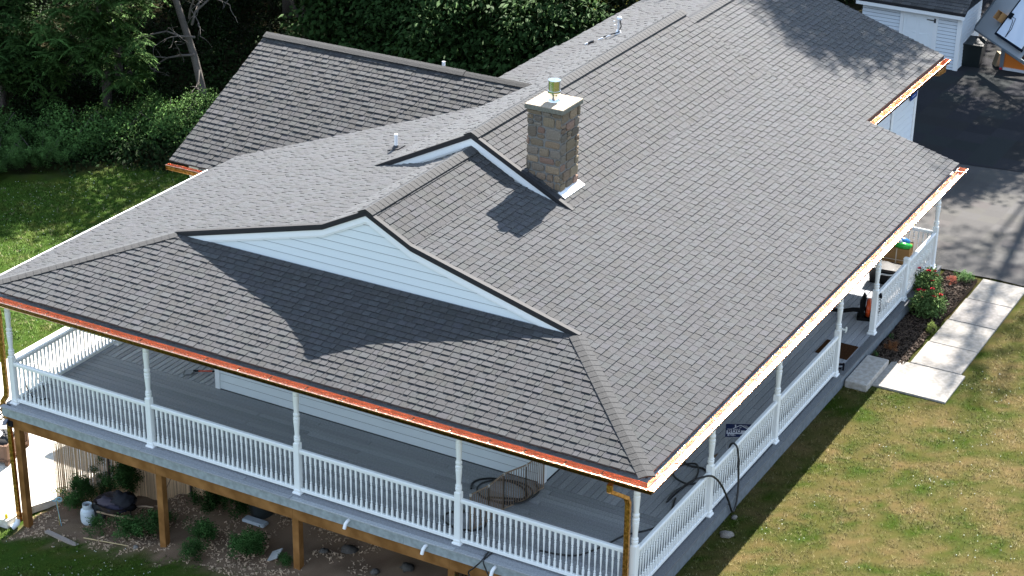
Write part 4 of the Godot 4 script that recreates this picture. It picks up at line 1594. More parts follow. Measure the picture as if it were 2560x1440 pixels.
func build_trees() -> void:
	var deep := Color(0.03, 0.062, 0.018)
	var mid := Color(0.04, 0.085, 0.022)
	var fresh := Color(0.062, 0.125, 0.03)
	# leafy low-hanging tree at the left frame edge
	tree("walnut-like tree with drooping compound leaves at the left edge of the woods", -28.6, -20.2, 10.0, Vector3(0.6, 0, 0.6),
		[[Vector3(0.4, 3.2, 1.6), Vector3(1.5, 1.1, 1.2)], [Vector3(1.6, 2.6, 1.0), Vector3(0.9, 1.0, 0.9)], [Vector3(-1.6, 2.2, 1.6), Vector3(1.5, 1.4, 1.2)], [Vector3(0.8, 4.6, 0.6), Vector3(1.9, 1.3, 1.6)], [Vector3(-1.0, 6.5, 0.0), Vector3(2.2, 1.6, 2.0)], [Vector3(1.5, 8.0, -0.5), Vector3(2.2, 1.6, 2.0)], [Vector3(0.2, 9.6, 0.3), Vector3(2.0, 1.2, 1.8)]], "frond", 900, 0.85, fresh, 0.16, 41)
	tree("slender tree with a single low leafy spray beside the lawn edge", -29.4, -21.8, 11.0, Vector3(0.4, 0, 0.2),
		[[Vector3(1.7, 1.5, 1.4), Vector3(0.5, 0.45, 0.5)], [Vector3(0.4, 8.0, 0.2), Vector3(2.2, 1.8, 2.2)], [Vector3(-1.2, 9.6, 0.6), Vector3(2.0, 1.5, 2.0)], [Vector3(1.2, 10.4, -0.6), Vector3(2.0, 1.4, 2.0)]], "frond", 420, 0.8, fresh, 0.14, 43)
	tree("young tree with spreading fronds low at the far left", -31.6, -18.6, 8.0, Vector3(0.2, 0, 0.3),
		[[Vector3(0.6, 2.4, 0.8), Vector3(1.4, 1.2, 1.2)], [Vector3(-0.6, 3.8, 0.4), Vector3(1.8, 1.3, 1.6)], [Vector3(0.4, 6.0, 0.0), Vector3(1.9, 1.6, 1.9)], [Vector3(0.0, 7.4, 0.0), Vector3(1.5, 1.0, 1.5)]], "frond", 460, 0.85, mid, 0.11, 47)
	# leaning grey trunk with dead branches
	var lt := tree("leaning grey tree with bare dead lower branches", -26.1, -22.2, 11.0, Vector3(-5.0, 0, 0.3),
		[[Vector3(-2.6, 9.0, 0.2), Vector3(2.0, 1.4, 2.0)], [Vector3(-4.2, 11.0, 0.0), Vector3(2.4, 1.6, 2.2)]], "broad", 300, 1.0, mid, 0.14, 53, "", true)
	var r := RandomNumberGenerator.new()
	r.seed = 8
	for q in [[Vector3(-0.35, 2.0, 0.1), Vector3(-1.0, -0.3, 0.5), 1.8], [Vector3(-0.3, 2.6, 0.1), Vector3(-0.9, 0.45, 0.6), 1.9], [Vector3(-0.2, 1.5, 0.1), Vector3(0.3, -0.5, 0.7), 1.0], [Vector3(-0.4, 3.0, 0.1), Vector3(0.8, 0.7, 0.4), 2.2], [Vector3(-0.5, 3.2, 0.1), Vector3(0.2, 1.0, 0.5), 2.0]]:
		var mb := MB.new()
		dead_limb("dead_branch", mb, q[0], q[1], q[2], 0.045, r, 2)
		put("dead_branch", mb, M.dead_bark, lt)
	# broad-leaved small trees behind the wing
	for q in [[-21.5, -25.5, 5.2, 2.4, "dark maple-like tree behind the top of the cross wing gable"], [-18.6, -24.2, 5.6, 2.3, "bushy green tree left of the white vent on the wing ridge"], [-15.9, -22.8, 5.6, 2.2, "dense round green tree behind the right end of the wing ridge"], [-13.6, -22.6, 5.2, 1.9, "small dark tree behind the main roof edge"], [-20.4, -28.6, 5.0, 2.2, "dim leafy tree deep in the shade left of the wing"]]:
		var w: float = q[3]
		var h: float = q[2]
		tree(q[4], q[0], q[1], h, Vector3(0.2, 0, 0.1), [[Vector3(0, h * 0.75, 0), Vector3(w * 0.7, h * 0.25, w * 0.7)], [Vector3(w * 0.5, h * 0.45, w * 0.3), Vector3(w * 0.6, h * 0.28, w * 0.6)], [Vector3(-w * 0.5, h * 0.5, w * 0.2), Vector3(w * 0.6, h * 0.28, w * 0.6)], [Vector3(0.1, h * 0.3, w * 0.6), Vector3(w * 0.7, h * 0.26, w * 0.5)], [Vector3(0, h * 0.55, -w * 0.5), Vector3(w * 0.6, h * 0.26, w * 0.5)]], "broad", 560, 1.1, mid * 0.62, 0.1, int(-q[0] * 10))
	# tall canopy
	var k := 0
	for q in [[-24.4, -25.6, 12.5, 3.4], [-20.3, -26.5, 13.0, 3.4], [-33.4, -26.5, 13.0, 3.6], [-29.8, -32.0, 14.0, 3.8], [-21.0, -32.5, 14.0, 4.4], [-36.0, -22.0, 13.0, 4.6], [-38.5, -29.0, 14.0, 5.0], [-32.0, -35.0, 15.0, 5.0], [-20.0, -43.0, 15.0, 4.6], [-19.3, -34.2, 15.0, 4.4], [-18.2, -33.4, 14.0, 3.6], [-13.5, -36.0, 15.0, 4.4], [-44.0, -24.0, 14.0, 5.0], [-43.0, -37.0, 16.0, 5.5], [-34.0, -48.0, 16.0, 5.5], [-16.0, -46.0, 16.0, 5.5], [-35.0, -54.0, 17.0, 6.0], [-17.0, -60.0, 17.0, 6.0], [-11.0, -55.0, 17.0, 6.0], [-50.0, -50.0, 17.0, 6.0]]:
		tree("tall dark woodland tree with a high crown in the woods behind the house", q[0], q[1], q[2], Vector3(sin(k * 2.3) * 0.8, 0, cos(k * 1.7) * 0.6), crown_lobes(q[2], q[3], 60 + k, 0.42), "broad", 190 if k < 2 else 800, 1.35, deep if k % 2 else mid, 0.2 + 0.03 * (k % 3), 60 + k, "tall woodland trees behind the house")
		k += 1
	# trees behind the driveway that throw the dappled shade
	for q in [[-6.8, -38.5, 21.4, 4.8, 1900], [-1.2, -41.0, 28.0, 4.8, 330], [4.0, -40.5, 22.0, 4.8, 130], [9.5, -38.0, 20.0, 5.0, 170], [-11.0, -38.5, 19.5, 4.4, 900], [0.8, -50.0, 21.0, 5.5, 90], [-7.0, -50.0, 20.0, 5.5, 300]]:
		tree("tall shade tree standing beyond the driveway and the white shed", q[0], q[1], q[2], Vector3(0.4, 0, 0.3), crown_lobes(q[2], q[3], 90 + k, 0.3), "broad", q[4], 1.35, mid, 0.26, 90 + k, "shade trees beyond the driveway")
		k += 1
	# undergrowth: one mass on the woodland floor
	r.seed = 5
	var places := []
	var cols := []
	for i in 15000:
		var x := r.randf_range(-46.0, -9.0)
		var z := r.randf_range(-52.0, -13.0)
		if r.randf() > woods_amount(x, z) or nz.get_noise_2d(x * 0.9, z * 0.9) < -0.12:
			continue
		var p := Vector3(x, ground(x, z) + r.randf_range(0.0, 0.6), z)
		if not in_frame(p, 1.15):
			continue
		places.append(Transform3D(Basis(Vector3.UP, r.randf() * TAU).scaled(Vector3.ONE * r.randf_range(0.45, 1.0)), p))
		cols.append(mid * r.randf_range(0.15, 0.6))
	if not clumps.has("broad"):
		clumps["broad"] = clump("broad", 16)
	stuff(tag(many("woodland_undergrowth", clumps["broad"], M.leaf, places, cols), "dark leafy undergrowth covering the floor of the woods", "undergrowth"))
	# sunlit shrubs along the edge of the lawn
	k = 0
	for q in [[-25.7, -19.6, 1.5, 1.0, "bright sunlit shrub touching the corner of the cross wing roof"], [-26.7, -18.4, 1.4, 0.9, "leafy shrub with yellow-green tips at the wood edge"], [-27.6, -17.2, 1.3, 0.95, "shrub with pale sunlit leaves left of the yellow-tipped one"], [-27.4, -15.6, 1.25, 0.8, "rounded mound of weeds in half shade on the lawn edge"], [-28.2, -14.6, 1.3, 0.8, "tall weeds in shade where the lawn meets the woods"], [-28.6, -13.4, 1.2, 0.8, "low green shrub at the left end of the wood edge"], [-24.6, -20.6, 1.4, 1.1, "shrub half hidden by the cross wing rake"], [-29.6, -15.8, 1.4, 1.0, "dark shrub behind the weed mound"]]:
		var sh := thing("shrub", q[4], "shrub", Vector3(q[0], ground(q[0], q[1]), q[1]))
		var w: float = q[2]
		var h: float = q[3]
		var st := MB.new()
		for i in 6:
			var a := TAU * i / 6.0
			st.tube(PackedVector3Array([Vector3(0, -0.1, 0), Vector3(cos(a) * w * 0.3, h * 0.5, sin(a) * w * 0.3), Vector3(cos(a) * w * 0.6, h * 0.95, sin(a) * w * 0.6)]), 0.02, 0.008, 5)
		put("stems", st, M.bark, sh)
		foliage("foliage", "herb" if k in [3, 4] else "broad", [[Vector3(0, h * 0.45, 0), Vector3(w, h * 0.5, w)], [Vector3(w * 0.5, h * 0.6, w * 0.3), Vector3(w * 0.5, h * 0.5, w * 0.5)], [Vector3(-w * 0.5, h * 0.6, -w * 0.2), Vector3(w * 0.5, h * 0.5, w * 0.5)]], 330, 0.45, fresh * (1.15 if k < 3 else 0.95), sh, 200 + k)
		k += 1


# ---------------------------------------------------------------- things on and round the porch
func hose(called: String, label: String, pts: Array, r: float, cat := "hose") -> void:
	var cv := Curve3D.new()
	for i in pts.size():
		var p: Vector3 = pts[i]
		var d: Vector3 = (pts[mini(i + 1, pts.size() - 1)] - pts[maxi(i - 1, 0)]) / 6.0
		cv.add_point(p, -d, d)
	cv.bake_interval = 0.05
	var mb := MB.new()
	mb.tube(cv.get_baked_points(), r, r, 8)
	tag(put(called, mb, M.rubber), label, cat)


func build_porch_things() -> void:
	var coil := []
	for i in 26:
		var a := 2.6 + i * TAU / 13.0
		var q := 0.96 + 0.05 * sin(i * 1.1)
		coil.append(Vector3(-3.84 + cos(a) * 0.52 * q + 0.012 * i, 0.02 + 0.022 * int(i > 12), -1.98 + sin(a) * 0.43 * q))
	for q in [Vector3(-3.2, 0.02, -1.95), Vector3(-3.1, 0.02, -2.3), Vector3(-3.3, 0.02, -2.55)]:
		coil.append(q)
	hose("hose", "black hose lying in a wide double loop on the deck by the folded gate", coil, 0.02)
	var small := [Vector3(-4.36, 0.02, -1.6), Vector3(-4.32, 0.02, -1.2)]
	for i in 10:
		var a := -2.0 - i * TAU / 11.0
		small.append(Vector3(-3.78 + cos(a) * 0.42, 0.025, -0.68 + sin(a) * 0.3))
	hose("hose", "black hose loop on the deck behind the second front post from the right", small, 0.02)
	hose("power_cable", "black cable running along the front railing to the corner downspout", [Vector3(-2.1, 0.016, -0.5), Vector3(-1.72, 0.016, -0.57), Vector3(-1.4, 0.016, -0.75), Vector3(-1.15, 0.016, -1.3), Vector3(-1.0, 0.016, -1.75), Vector3(-0.63, 0.016, -2.3), Vector3(-0.62, 0.016, -2.9), Vector3(-0.75, 0.02, -3.43)], 0.017, "cable")
	hose("hose", "black hose tangled on the right deck and looped out over the side railing", [Vector3(-1.3, 0.02, -4.9), Vector3(-1.07, 0.02, -4.71), Vector3(-0.74, 0.02, -4.73), Vector3(-0.5, 0.03, -4.4), Vector3(-0.75, 0.05, -4.0), Vector3(-1.15, 0.03, -4.2), Vector3(-1.2, 0.03, -4.6), Vector3(-0.9, 0.06, -4.75), Vector3(-0.7, 0.06, -4.2), Vector3(-0.85, 0.05, -3.6), Vector3(-0.78, 0.1, -3.1), Vector3(-0.5, 0.5, -2.85), Vector3(-0.2, 0.88, -2.75), Vector3(0.0, 0.99, -2.85), Vector3(0.12, 0.95, -3.05), Vector3(0.17, 0.6, -3.4), Vector3(0.2, 0.1, -3.74), Vector3(0.22, -0.2, -3.9), Vector3(0.22, -0.22, -4.05), Vector3(0.2, 0.05, -4.2), Vector3(0.14, 0.6, -4.28), Vector3(0.08, 0.95, -4.3), Vector3(-0.05, 0.98, -4.32), Vector3(-0.12, 0.7, -4.4), Vector3(-0.2, 0.05, -4.7)], 0.02)
	hose("power_cable", "black cable hanging in a loop over the front fascia near the bottom frame edge", [Vector3(-2.9, 0.02, -0.2), Vector3(-2.86, 0.02, 0.1), Vector3(-2.86, -0.02, 0.29), Vector3(-3.0, -0.2, 0.31), Vector3(-3.12, -0.36, 0.3), Vector3(-2.9, -0.55, 0.32), Vector3(-2.68, -0.36, 0.31), Vector3(-2.76, -0.16, 0.3), Vector3(-2.82, -0.01, 0.28), Vector3(-2.8, 0.02, 0.0)], 0.014, "cable")
	hose("power_cable", "thin black cable dropped in loops at the left corner of the porch", [Vector3(-13.85, 0.62, -0.1), Vector3(-13.86, 0.3, -0.16), Vector3(-13.8, 0.02, -0.3), Vector3(-13.6, 0.02, -0.45), Vector3(-13.45, 0.02, -0.3), Vector3(-13.55, 0.02, -0.15), Vector3(-13.72, 0.03, -0.22), Vector3(-13.6, 0.04, -0.4), Vector3(-13.45, 0.3, -0.25), Vector3(-13.48, 0.62, -0.14)], 0.012, "cable")
	# folding metal gate
	var gate := thing("folding_gate", "brown metal folding pet gate standing open on the front deck", "pet gate", Vector3(-3.3, 0.0, -1.5))
	var corners := [Vector3(0.2, 0, -1.0), Vector3(0.13, 0, -0.42), Vector3(-0.07, 0, 0.08), Vector3(-0.1, 0, 0.6), Vector3(-0.22, 0, 1.06)]
	for i in 4:
		var a: Vector3 = corners[i]
		var b: Vector3 = corners[i + 1]
		var fr := MB.new()
		fr.col = Color(0.24, 0.17, 0.11)
		var h := 0.78
		for q in [[a, a + Vector3(0, h, 0)], [b, b + Vector3(0, h, 0)], [a + Vector3(0, 0.03, 0), b + Vector3(0, 0.03, 0)], [a + Vector3(0, h, 0), b + Vector3(0, h, 0)]]:
			fr.tube(PackedVector3Array([q[0], q[1]]), 0.015, 0.015, 6)
		var p := put("panel", fr, M.gloss, gate)
		for k in range(1, 9):
			var m := MB.new()
			m.col = Color(0.2, 0.14, 0.095)
			var c := a.lerp(b, k / 9.0)
			m.tube(PackedVector3Array([c + Vector3(0, 0.03, 0), c + Vector3(0, h, 0)]), 0.009, 0.009, 5)
			put("bar", m, M.gloss, p)
		var hg := MB.new()
		hg.col = Color(0.45, 0.43, 0.4)
		hg.cbox(Vector3(-0.02, h - 0.03, -0.02), Vector3(0.02, h + 0.02, 0.02), 0.006, Transform3D(Basis(), b))
		put("hinge", hg, M.gloss, p)
	# roofing shovel
	var sv := thing("roofing_shovel", "roofing tear-off shovel with red handle lying on the left deck", "shovel", Vector3(-11.8, 0.0, -2.9))
	var bl := MB.new()
	bl.col = Color(0.16, 0.17, 0.17)
	var bt := Transform3D(Basis(Vector3.UP, 0.5), Vector3(0, 0.03, 0))
	bl.box(Vector3(-0.12, -0.015, -0.1), Vector3(0.0, 0.0, 0.1), bt)
	for k in 6:
		bl.box(Vector3(-0.16, -0.015, -0.098 + k * 0.036), Vector3(-0.12, -0.002, -0.082 + k * 0.036), bt)
	bl.prism(PackedVector3Array([bt * Vector3(0, 0, 0.1), bt * Vector3(0.08, 0.04, 0.02), bt * Vector3(0.08, 0.04, -0.02), bt * Vector3(0, 0, -0.1)]), Vector3(0, -0.012, 0))
	put("blade", bl, M.gloss, sv)
	var hn := MB.new()
	hn.col = Color(0.5, 0.07, 0.03)
	hn.tube(PackedVector3Array([bt * Vector3(0.07, 0.03, 0), bt * Vector3(0.75, 0.03, 0.0)]), 0.018, 0.018, 8)
	put("handle", hn, M.gloss, sv)
	var gr := MB.new()
	gr.col = Color(0.02, 0.02, 0.02)
	gr.tube(PackedVector3Array([bt * Vector3(0.05, 0.03, 0), bt * Vector3(0.16, 0.03, 0)]), 0.024, 0.022, 8)
	gr.tube(PackedVector3Array([bt * Vector3(0.45, 0.03, 0), bt * Vector3(0.95, 0.03, 0)]), 0.021, 0.021, 8)
	put("grip", gr, M.plain, sv)
	# yard sign leaning behind the railing
	var sign := thing("yard_sign", "navy blue roofing yard sign with a white house outline behind the side railing", "sign", Vector3(-0.73, 0.0, -5.7), 0.5)
	var pn := MB.new()
	pn.col = Color(0.006, 0.012, 0.06)
	pn.box(Vector3(0, 0.28, -0.006), Vector3(0.5, 0.57, 0.006))
	var panel := put("panel", pn, M.gloss, sign)
	var wires := MB.new()
	wires.col = Color(0.4, 0.4, 0.4)
	wires.tube(PackedVector3Array([Vector3(0.04, 0.3, -0.01), Vector3(0.04, 0.0, -0.01)]), 0.005, 0.005, 5)
	wires.tube(PackedVector3Array([Vector3(0.44, 0.3, -0.01), Vector3(0.44, 0.0, -0.01)]), 0.005, 0.005, 5)
	put("wire_legs", wires, M.gloss, sign)
	var art := MB.new()
	art.col = Color(0.5, 0.52, 0.58)
	var bar := func(a: Vector2, b: Vector2, w: float) -> void:
		var d := (b - a).normalized().orthogonal() * w / 2.0
		art.prism(PackedVector3Array([Vector3(a.x + d.x, a.y + d.y, 0.009), Vector3(a.x - d.x, a.y - d.y, 0.009), Vector3(b.x - d.x, b.y - d.y, 0.009), Vector3(b.x + d.x, b.y + d.y, 0.009)]), Vector3(0, 0, -0.002))
	bar.call(Vector2(0.14, 0.47), Vector2(0.29, 0.55), 0.014)
	bar.call(Vector2(0.29, 0.55), Vector2(0.45, 0.46), 0.014)
	bar.call(Vector2(0.19, 0.5), Vector2(0.19, 0.55), 0.02)
	bar.call(Vector2(0.175, 0.555), Vector2(0.205, 0.555), 0.01)
	for k in 3:
		bar.call(Vector2(0.33 + 0.03 * k, 0.55 - 0.002 * k), Vector2(0.46 + 0.012 * k, 0.478), 0.004)
	bar.call(Vector2(0.275, 0.512), Vector2(0.305, 0.512), 0.005)
	bar.call(Vector2(0.275, 0.488), Vector2(0.305, 0.488), 0.005)
	bar.call(Vector2(0.277, 0.488), Vector2(0.277, 0.512), 0.005)
	bar.call(Vector2(0.303, 0.488), Vector2(0.303, 0.512), 0.005)
	bar.call(Vector2(0.29, 0.488), Vector2(0.29, 0.512), 0.004)
	bar.call(Vector2(0.02, 0.392), Vector2(0.48, 0.392), 0.078)
	put("house_outline", art, M.plain, panel)
	for q in [["THE HELP", 0.03, 0.438, 0.03, Color(0.5, 0.52, 0.58)], ["ROO", 0.035, 0.362, 0.07, Color(0.006, 0.012, 0.06)], ["610-", 0.04, 0.3, 0.045, Color(0.5, 0.52, 0.58)]]:
		var tm := TextMesh.new()
		var fo := SystemFont.new()
		fo.font_names = PackedStringArray(["Droid Sans"])
		fo.font_weight = 700
		tm.font = fo
		tm.text = q[0]
		tm.font_size = 32
		tm.pixel_size = q[3] / 23.0
		tm.depth = 0.002
		tm.horizontal_alignment = HORIZONTAL_ALIGNMENT_LEFT
		tm.vertical_alignment = VERTICAL_ALIGNMENT_BOTTOM
		var sm := mat("print_" + str(int(q[2] * 1000)), q[4].linear_to_srgb(), 0.6, 0.0, null, 1.0, false)
		put("lettering", tm, sm, panel, Transform3D(Basis.from_scale(Vector3(1.35, 1, 1)), Vector3(q[1], q[2] - 0.008, 0.012)))
	# backpack blower
	var bw := thing("leaf_blower", "black and orange backpack leaf blower lying on the deck near the doormat", "leaf blower", Vector3(-0.4, 0.0, -13.0), 0.3)
	var bp := MB.new()
	bp.col = Color(0.012, 0.012, 0.013)
	bp.blob(Vector3(0.12, 0.2, 0), Vector3(0.17, 0.2, 0.2), 0.25, 4)
	bp.cbox(Vector3(-0.2, 0.0, -0.18), Vector3(0.28, 0.05, 0.2), 0.02)
	put("engine", bp, M.plain, bw)
	var bh := MB.new()
	bh.col = Color(0.012, 0.012, 0.013)
	bh.prism(PackedVector3Array([Vector3(-0.14, 0.05, 0.13), Vector3(-0.06, 0.05, 0.16), Vector3(-0.02, 0.5, 0.06), Vector3(-0.08, 0.58, 0.02), Vector3(-0.16, 0.4, 0.1)]), Vector3(0, 0, -0.16))
	put("back_frame", bh, M.plain, bw)
	var oc := MB.new()
	oc.col = Color(0.62, 0.075, 0.012)
	oc.lathe([[0.0, -0.05], [0.16, -0.05], [0.19, -0.02], [0.19, 0.03], [0.15, 0.05], [0.0, 0.05]], 20, Transform3D(Basis(Vector3(0, 1.2, 0), Vector3(1, 0, 0.2), Vector3(0, 0, -1)), Vector3(0.04, 0.26, 0.02)))
	put("fan_housing", oc, M.gloss, bw)
	var tk := MB.new()
	tk.col = Color(0.6, 0.6, 0.55)
	tk.blob(Vector3(0.2, 0.07, 0.16), Vector3(0.08, 0.06, 0.06), 0.05, 3)
	put("fuel_tank", tk, M.gloss, bw)
	var bn := MB.new()
	bn.col = Color(0.012, 0.012, 0.013)
	bn.tube(PackedVector3Array([Vector3(-0.1, 0.2, 0.05), Vector3(-0.3, 0.18, 0.02), Vector3(-0.5, 0.1, -0.03), Vector3(-1.2, 0.06, -0.1)]), 0.055, 0.04, 10)
	put("blower_tube", bn, M.plain, bw)
	# storage tote, carton and bag
	var tt := thing("storage_tote", "black lidded storage tote with pale handle on the far porch deck", "storage tote", Vector3(-0.72, 0.0, -15.15), 0.1)
	var tb := MB.new()
	tb.col = Color(0.01, 0.011, 0.011)
	tb.hexa([Vector3(-0.3, 0, 0.2), Vector3(0.28, 0, 0.2), Vector3(0.28, 0, -0.2), Vector3(-0.3, 0, -0.2), Vector3(-0.34, 0.36, 0.24), Vector3(0.33, 0.36, 0.24), Vector3(0.33, 0.36, -0.24), Vector3(-0.34, 0.36, -0.24)])
	for k in 6:
		tb.box(Vector3(0.31 - 0.001 * k, 0.05, -0.17 + k * 0.065), Vector3(0.325, 0.33, -0.15 + k * 0.065))
	put("tub", tb, M.gloss, tt)
	var tl := MB.new()
	tl.col = Color(0.01, 0.011, 0.011)
	tl.cbox(Vector3(-0.37, 0.36, -0.27), Vector3(0.36, 0.41, 0.27), 0.02)
	put("lid", tl, M.gloss, tt)
	var th := MB.new()
	th.col = Color(0.6, 0.62, 0.62)
	th.tube(PackedVector3Array([Vector3(0.3, 0.32, 0.255), Vector3(0.15, 0.3, 0.29), Vector3(-0.05, 0.3, 0.29), Vector3(-0.15, 0.33, 0.255)]), 0.02, 0.02, 8)
	put("handle", th, M.gloss, tt)
	var cb := thing("cardboard_box", "tall brown cardboard box with white tape on the far porch deck", "box", Vector3(-0.75, 0.0, -15.95), 0.12)
	var cm := MB.new()
	cm.col = Color(0.36, 0.2, 0.085)
	cm.box(Vector3(-0.36, 0, -0.26), Vector3(0.36, 0.66, 0.26))
	put("carton", cm, M.plain, cb)
	var tp := MB.new()
	tp.col = Color(0.7, 0.62, 0.52)
	tp.box(Vector3(-0.361, 0.36, 0.26), Vector3(0.362, 0.375, 0.263))
	tp.box(Vector3(0.05, 0.0, 0.2601), Vector3(0.075, 0.655, 0.2625))
	tp.box(Vector3(0.36, 0.3601, -0.26), Vector3(0.3625, 0.3749, 0.26))
	put("tape", tp, M.gloss, cb)
	var bag := thing("plastic_bag", "shiny green, blue and white plastic bag on top of the cardboard box", "bag", Vector3(-0.62, 0.66, -15.92))
	var gm := MB.new()
	gm.col = Color(0.02, 0.42, 0.05)
	gm.blob(Vector3(0.06, 0.05, 0.08), Vector3(0.24, 0.07, 0.15), 0.25, 6)
	put("green_film", gm, M.gloss, bag)
	gm = MB.new()
	gm.col = Color(0.03, 0.2, 0.5)
	gm.blob(Vector3(0.0, 0.1, -0.04), Vector3(0.2, 0.09, 0.13), 0.35, 9)
	put("blue_film", gm, M.gloss, bag)
	gm = MB.new()
	gm.col = Color(0.6, 0.7, 0.74)
	gm.blob(Vector3(-0.06, 0.12, 0.05), Vector3(0.12, 0.06, 0.08), 0.35, 12)
	put("white_film", gm, M.gloss, bag)
	# doormat
	var dm := MB.new()
	dm.col = Color(0.1, 0.05, 0.025)
	dm.cbox(Vector3(-0.75, 0.001, -11.45), Vector3(-0.01, 0.018, -10.72), 0.006)
	for k in 18:
		dm.box(Vector3(-0.74, 0.0181, -11.43 + k * 0.04), Vector3(-0.02, 0.022, -11.41 + k * 0.04))
	tag(put("doormat", dm, M.mulch), "brown coir doormat on the deck at the step opening", "doormat")
	# clamp, clip lamp and post hook
	var cl := MB.new()
	cl.col = Color(0.008, 0.009, 0.012)
	cl.box(Vector3(-0.09, 0.0, -0.02), Vector3(-0.05, 0.16, 0.02))
	cl.box(Vector3(-0.0501, 0.12, -0.02), Vector3(0.05, 0.16, 0.02))
	cl.box(Vector3(-0.0501, 0.03, -0.018), Vector3(0.03, 0.065, 0.018))
	cl.box(Vector3(0.0501, 0.0, -0.02), Vector3(0.085, 0.17, 0.02))
	tag(put("bar_clamp", cl, M.plain, self, Transform3D(Basis(Vector3.UP, 0.5), Vector3(0.03, 0.0, -10.18))), "small black bar clamp on the deck edge beside the opening post", "clamp")
	var lp := thing("clip_lamp", "black clip lamp with dangling coiled cord on the rail by the opening", "lamp", Vector3(0.03, 0.93, -12.43))
	var lh := MB.new()
	lh.col = Color(0.01, 0.01, 0.012)
	lh.lathe([[0.015, 0.0], [0.03, 0.03], [0.06, 0.09], [0.06, 0.1], [0.0, 0.07]], 12, Transform3D(Basis(Vector3.RIGHT, 2.2), Vector3(0.05, 0.03, 0.02)))
	put("shade", lh, M.plain, lp)
	var ld := MB.new()
	ld.col = Color(0.01, 0.01, 0.012)
	var cord := PackedVector3Array()
	for i in 40:
		cord.append(Vector3(0.06 + 0.02 * cos(i * 0.9), 0.0 - i * 0.011, 0.06 + 0.025 * sin(i * 0.9)))
	ld.tube(cord, 0.007, 0.007, 5)
	put("cord", ld, M.plain, lp)
	var hk := MB.new()
	hk.col = Color(0.72, 0.74, 0.72)
	hk.tube(PackedVector3Array([Vector3(0.06, 1.12, -9.9), Vector3(0.12, 1.11, -9.9), Vector3(0.17, 1.12, -9.9)]), 0.018, 0.024, 8)
	hk.tube(PackedVector3Array([Vector3(0.16, 1.05, -9.9), Vector3(0.18, 1.12, -9.9), Vector3(0.17, 1.18, -9.91)]), 0.014, 0.02, 8)
	tag(put("gate_latch", hk, M.gloss), "white latch sticking out of the post left of the opening", "latch")


# ---------------------------------------------------------------- things in the yard
func herb(label: String, x: float, z: float, w: float, h: float, tone: Color, sd: int, kind := "herb", group := "") -> Node3D:
	var t := thing("plant", label, "plant", Vector3(x, ground_top(x, z), z), 0.0, group)
	foliage("foliage", kind, [[Vector3(0, h * 0.4, 0), Vector3(w, h * 0.45, w)], [Vector3(w * 0.3, h * 0.7, 0), Vector3(w * 0.5, h * 0.3, w * 0.5)]], int(34 * (w * h / 0.12 + 0.4)), clampf(w * 1.25, 0.14, 0.42), tone, t, sd)
	return t


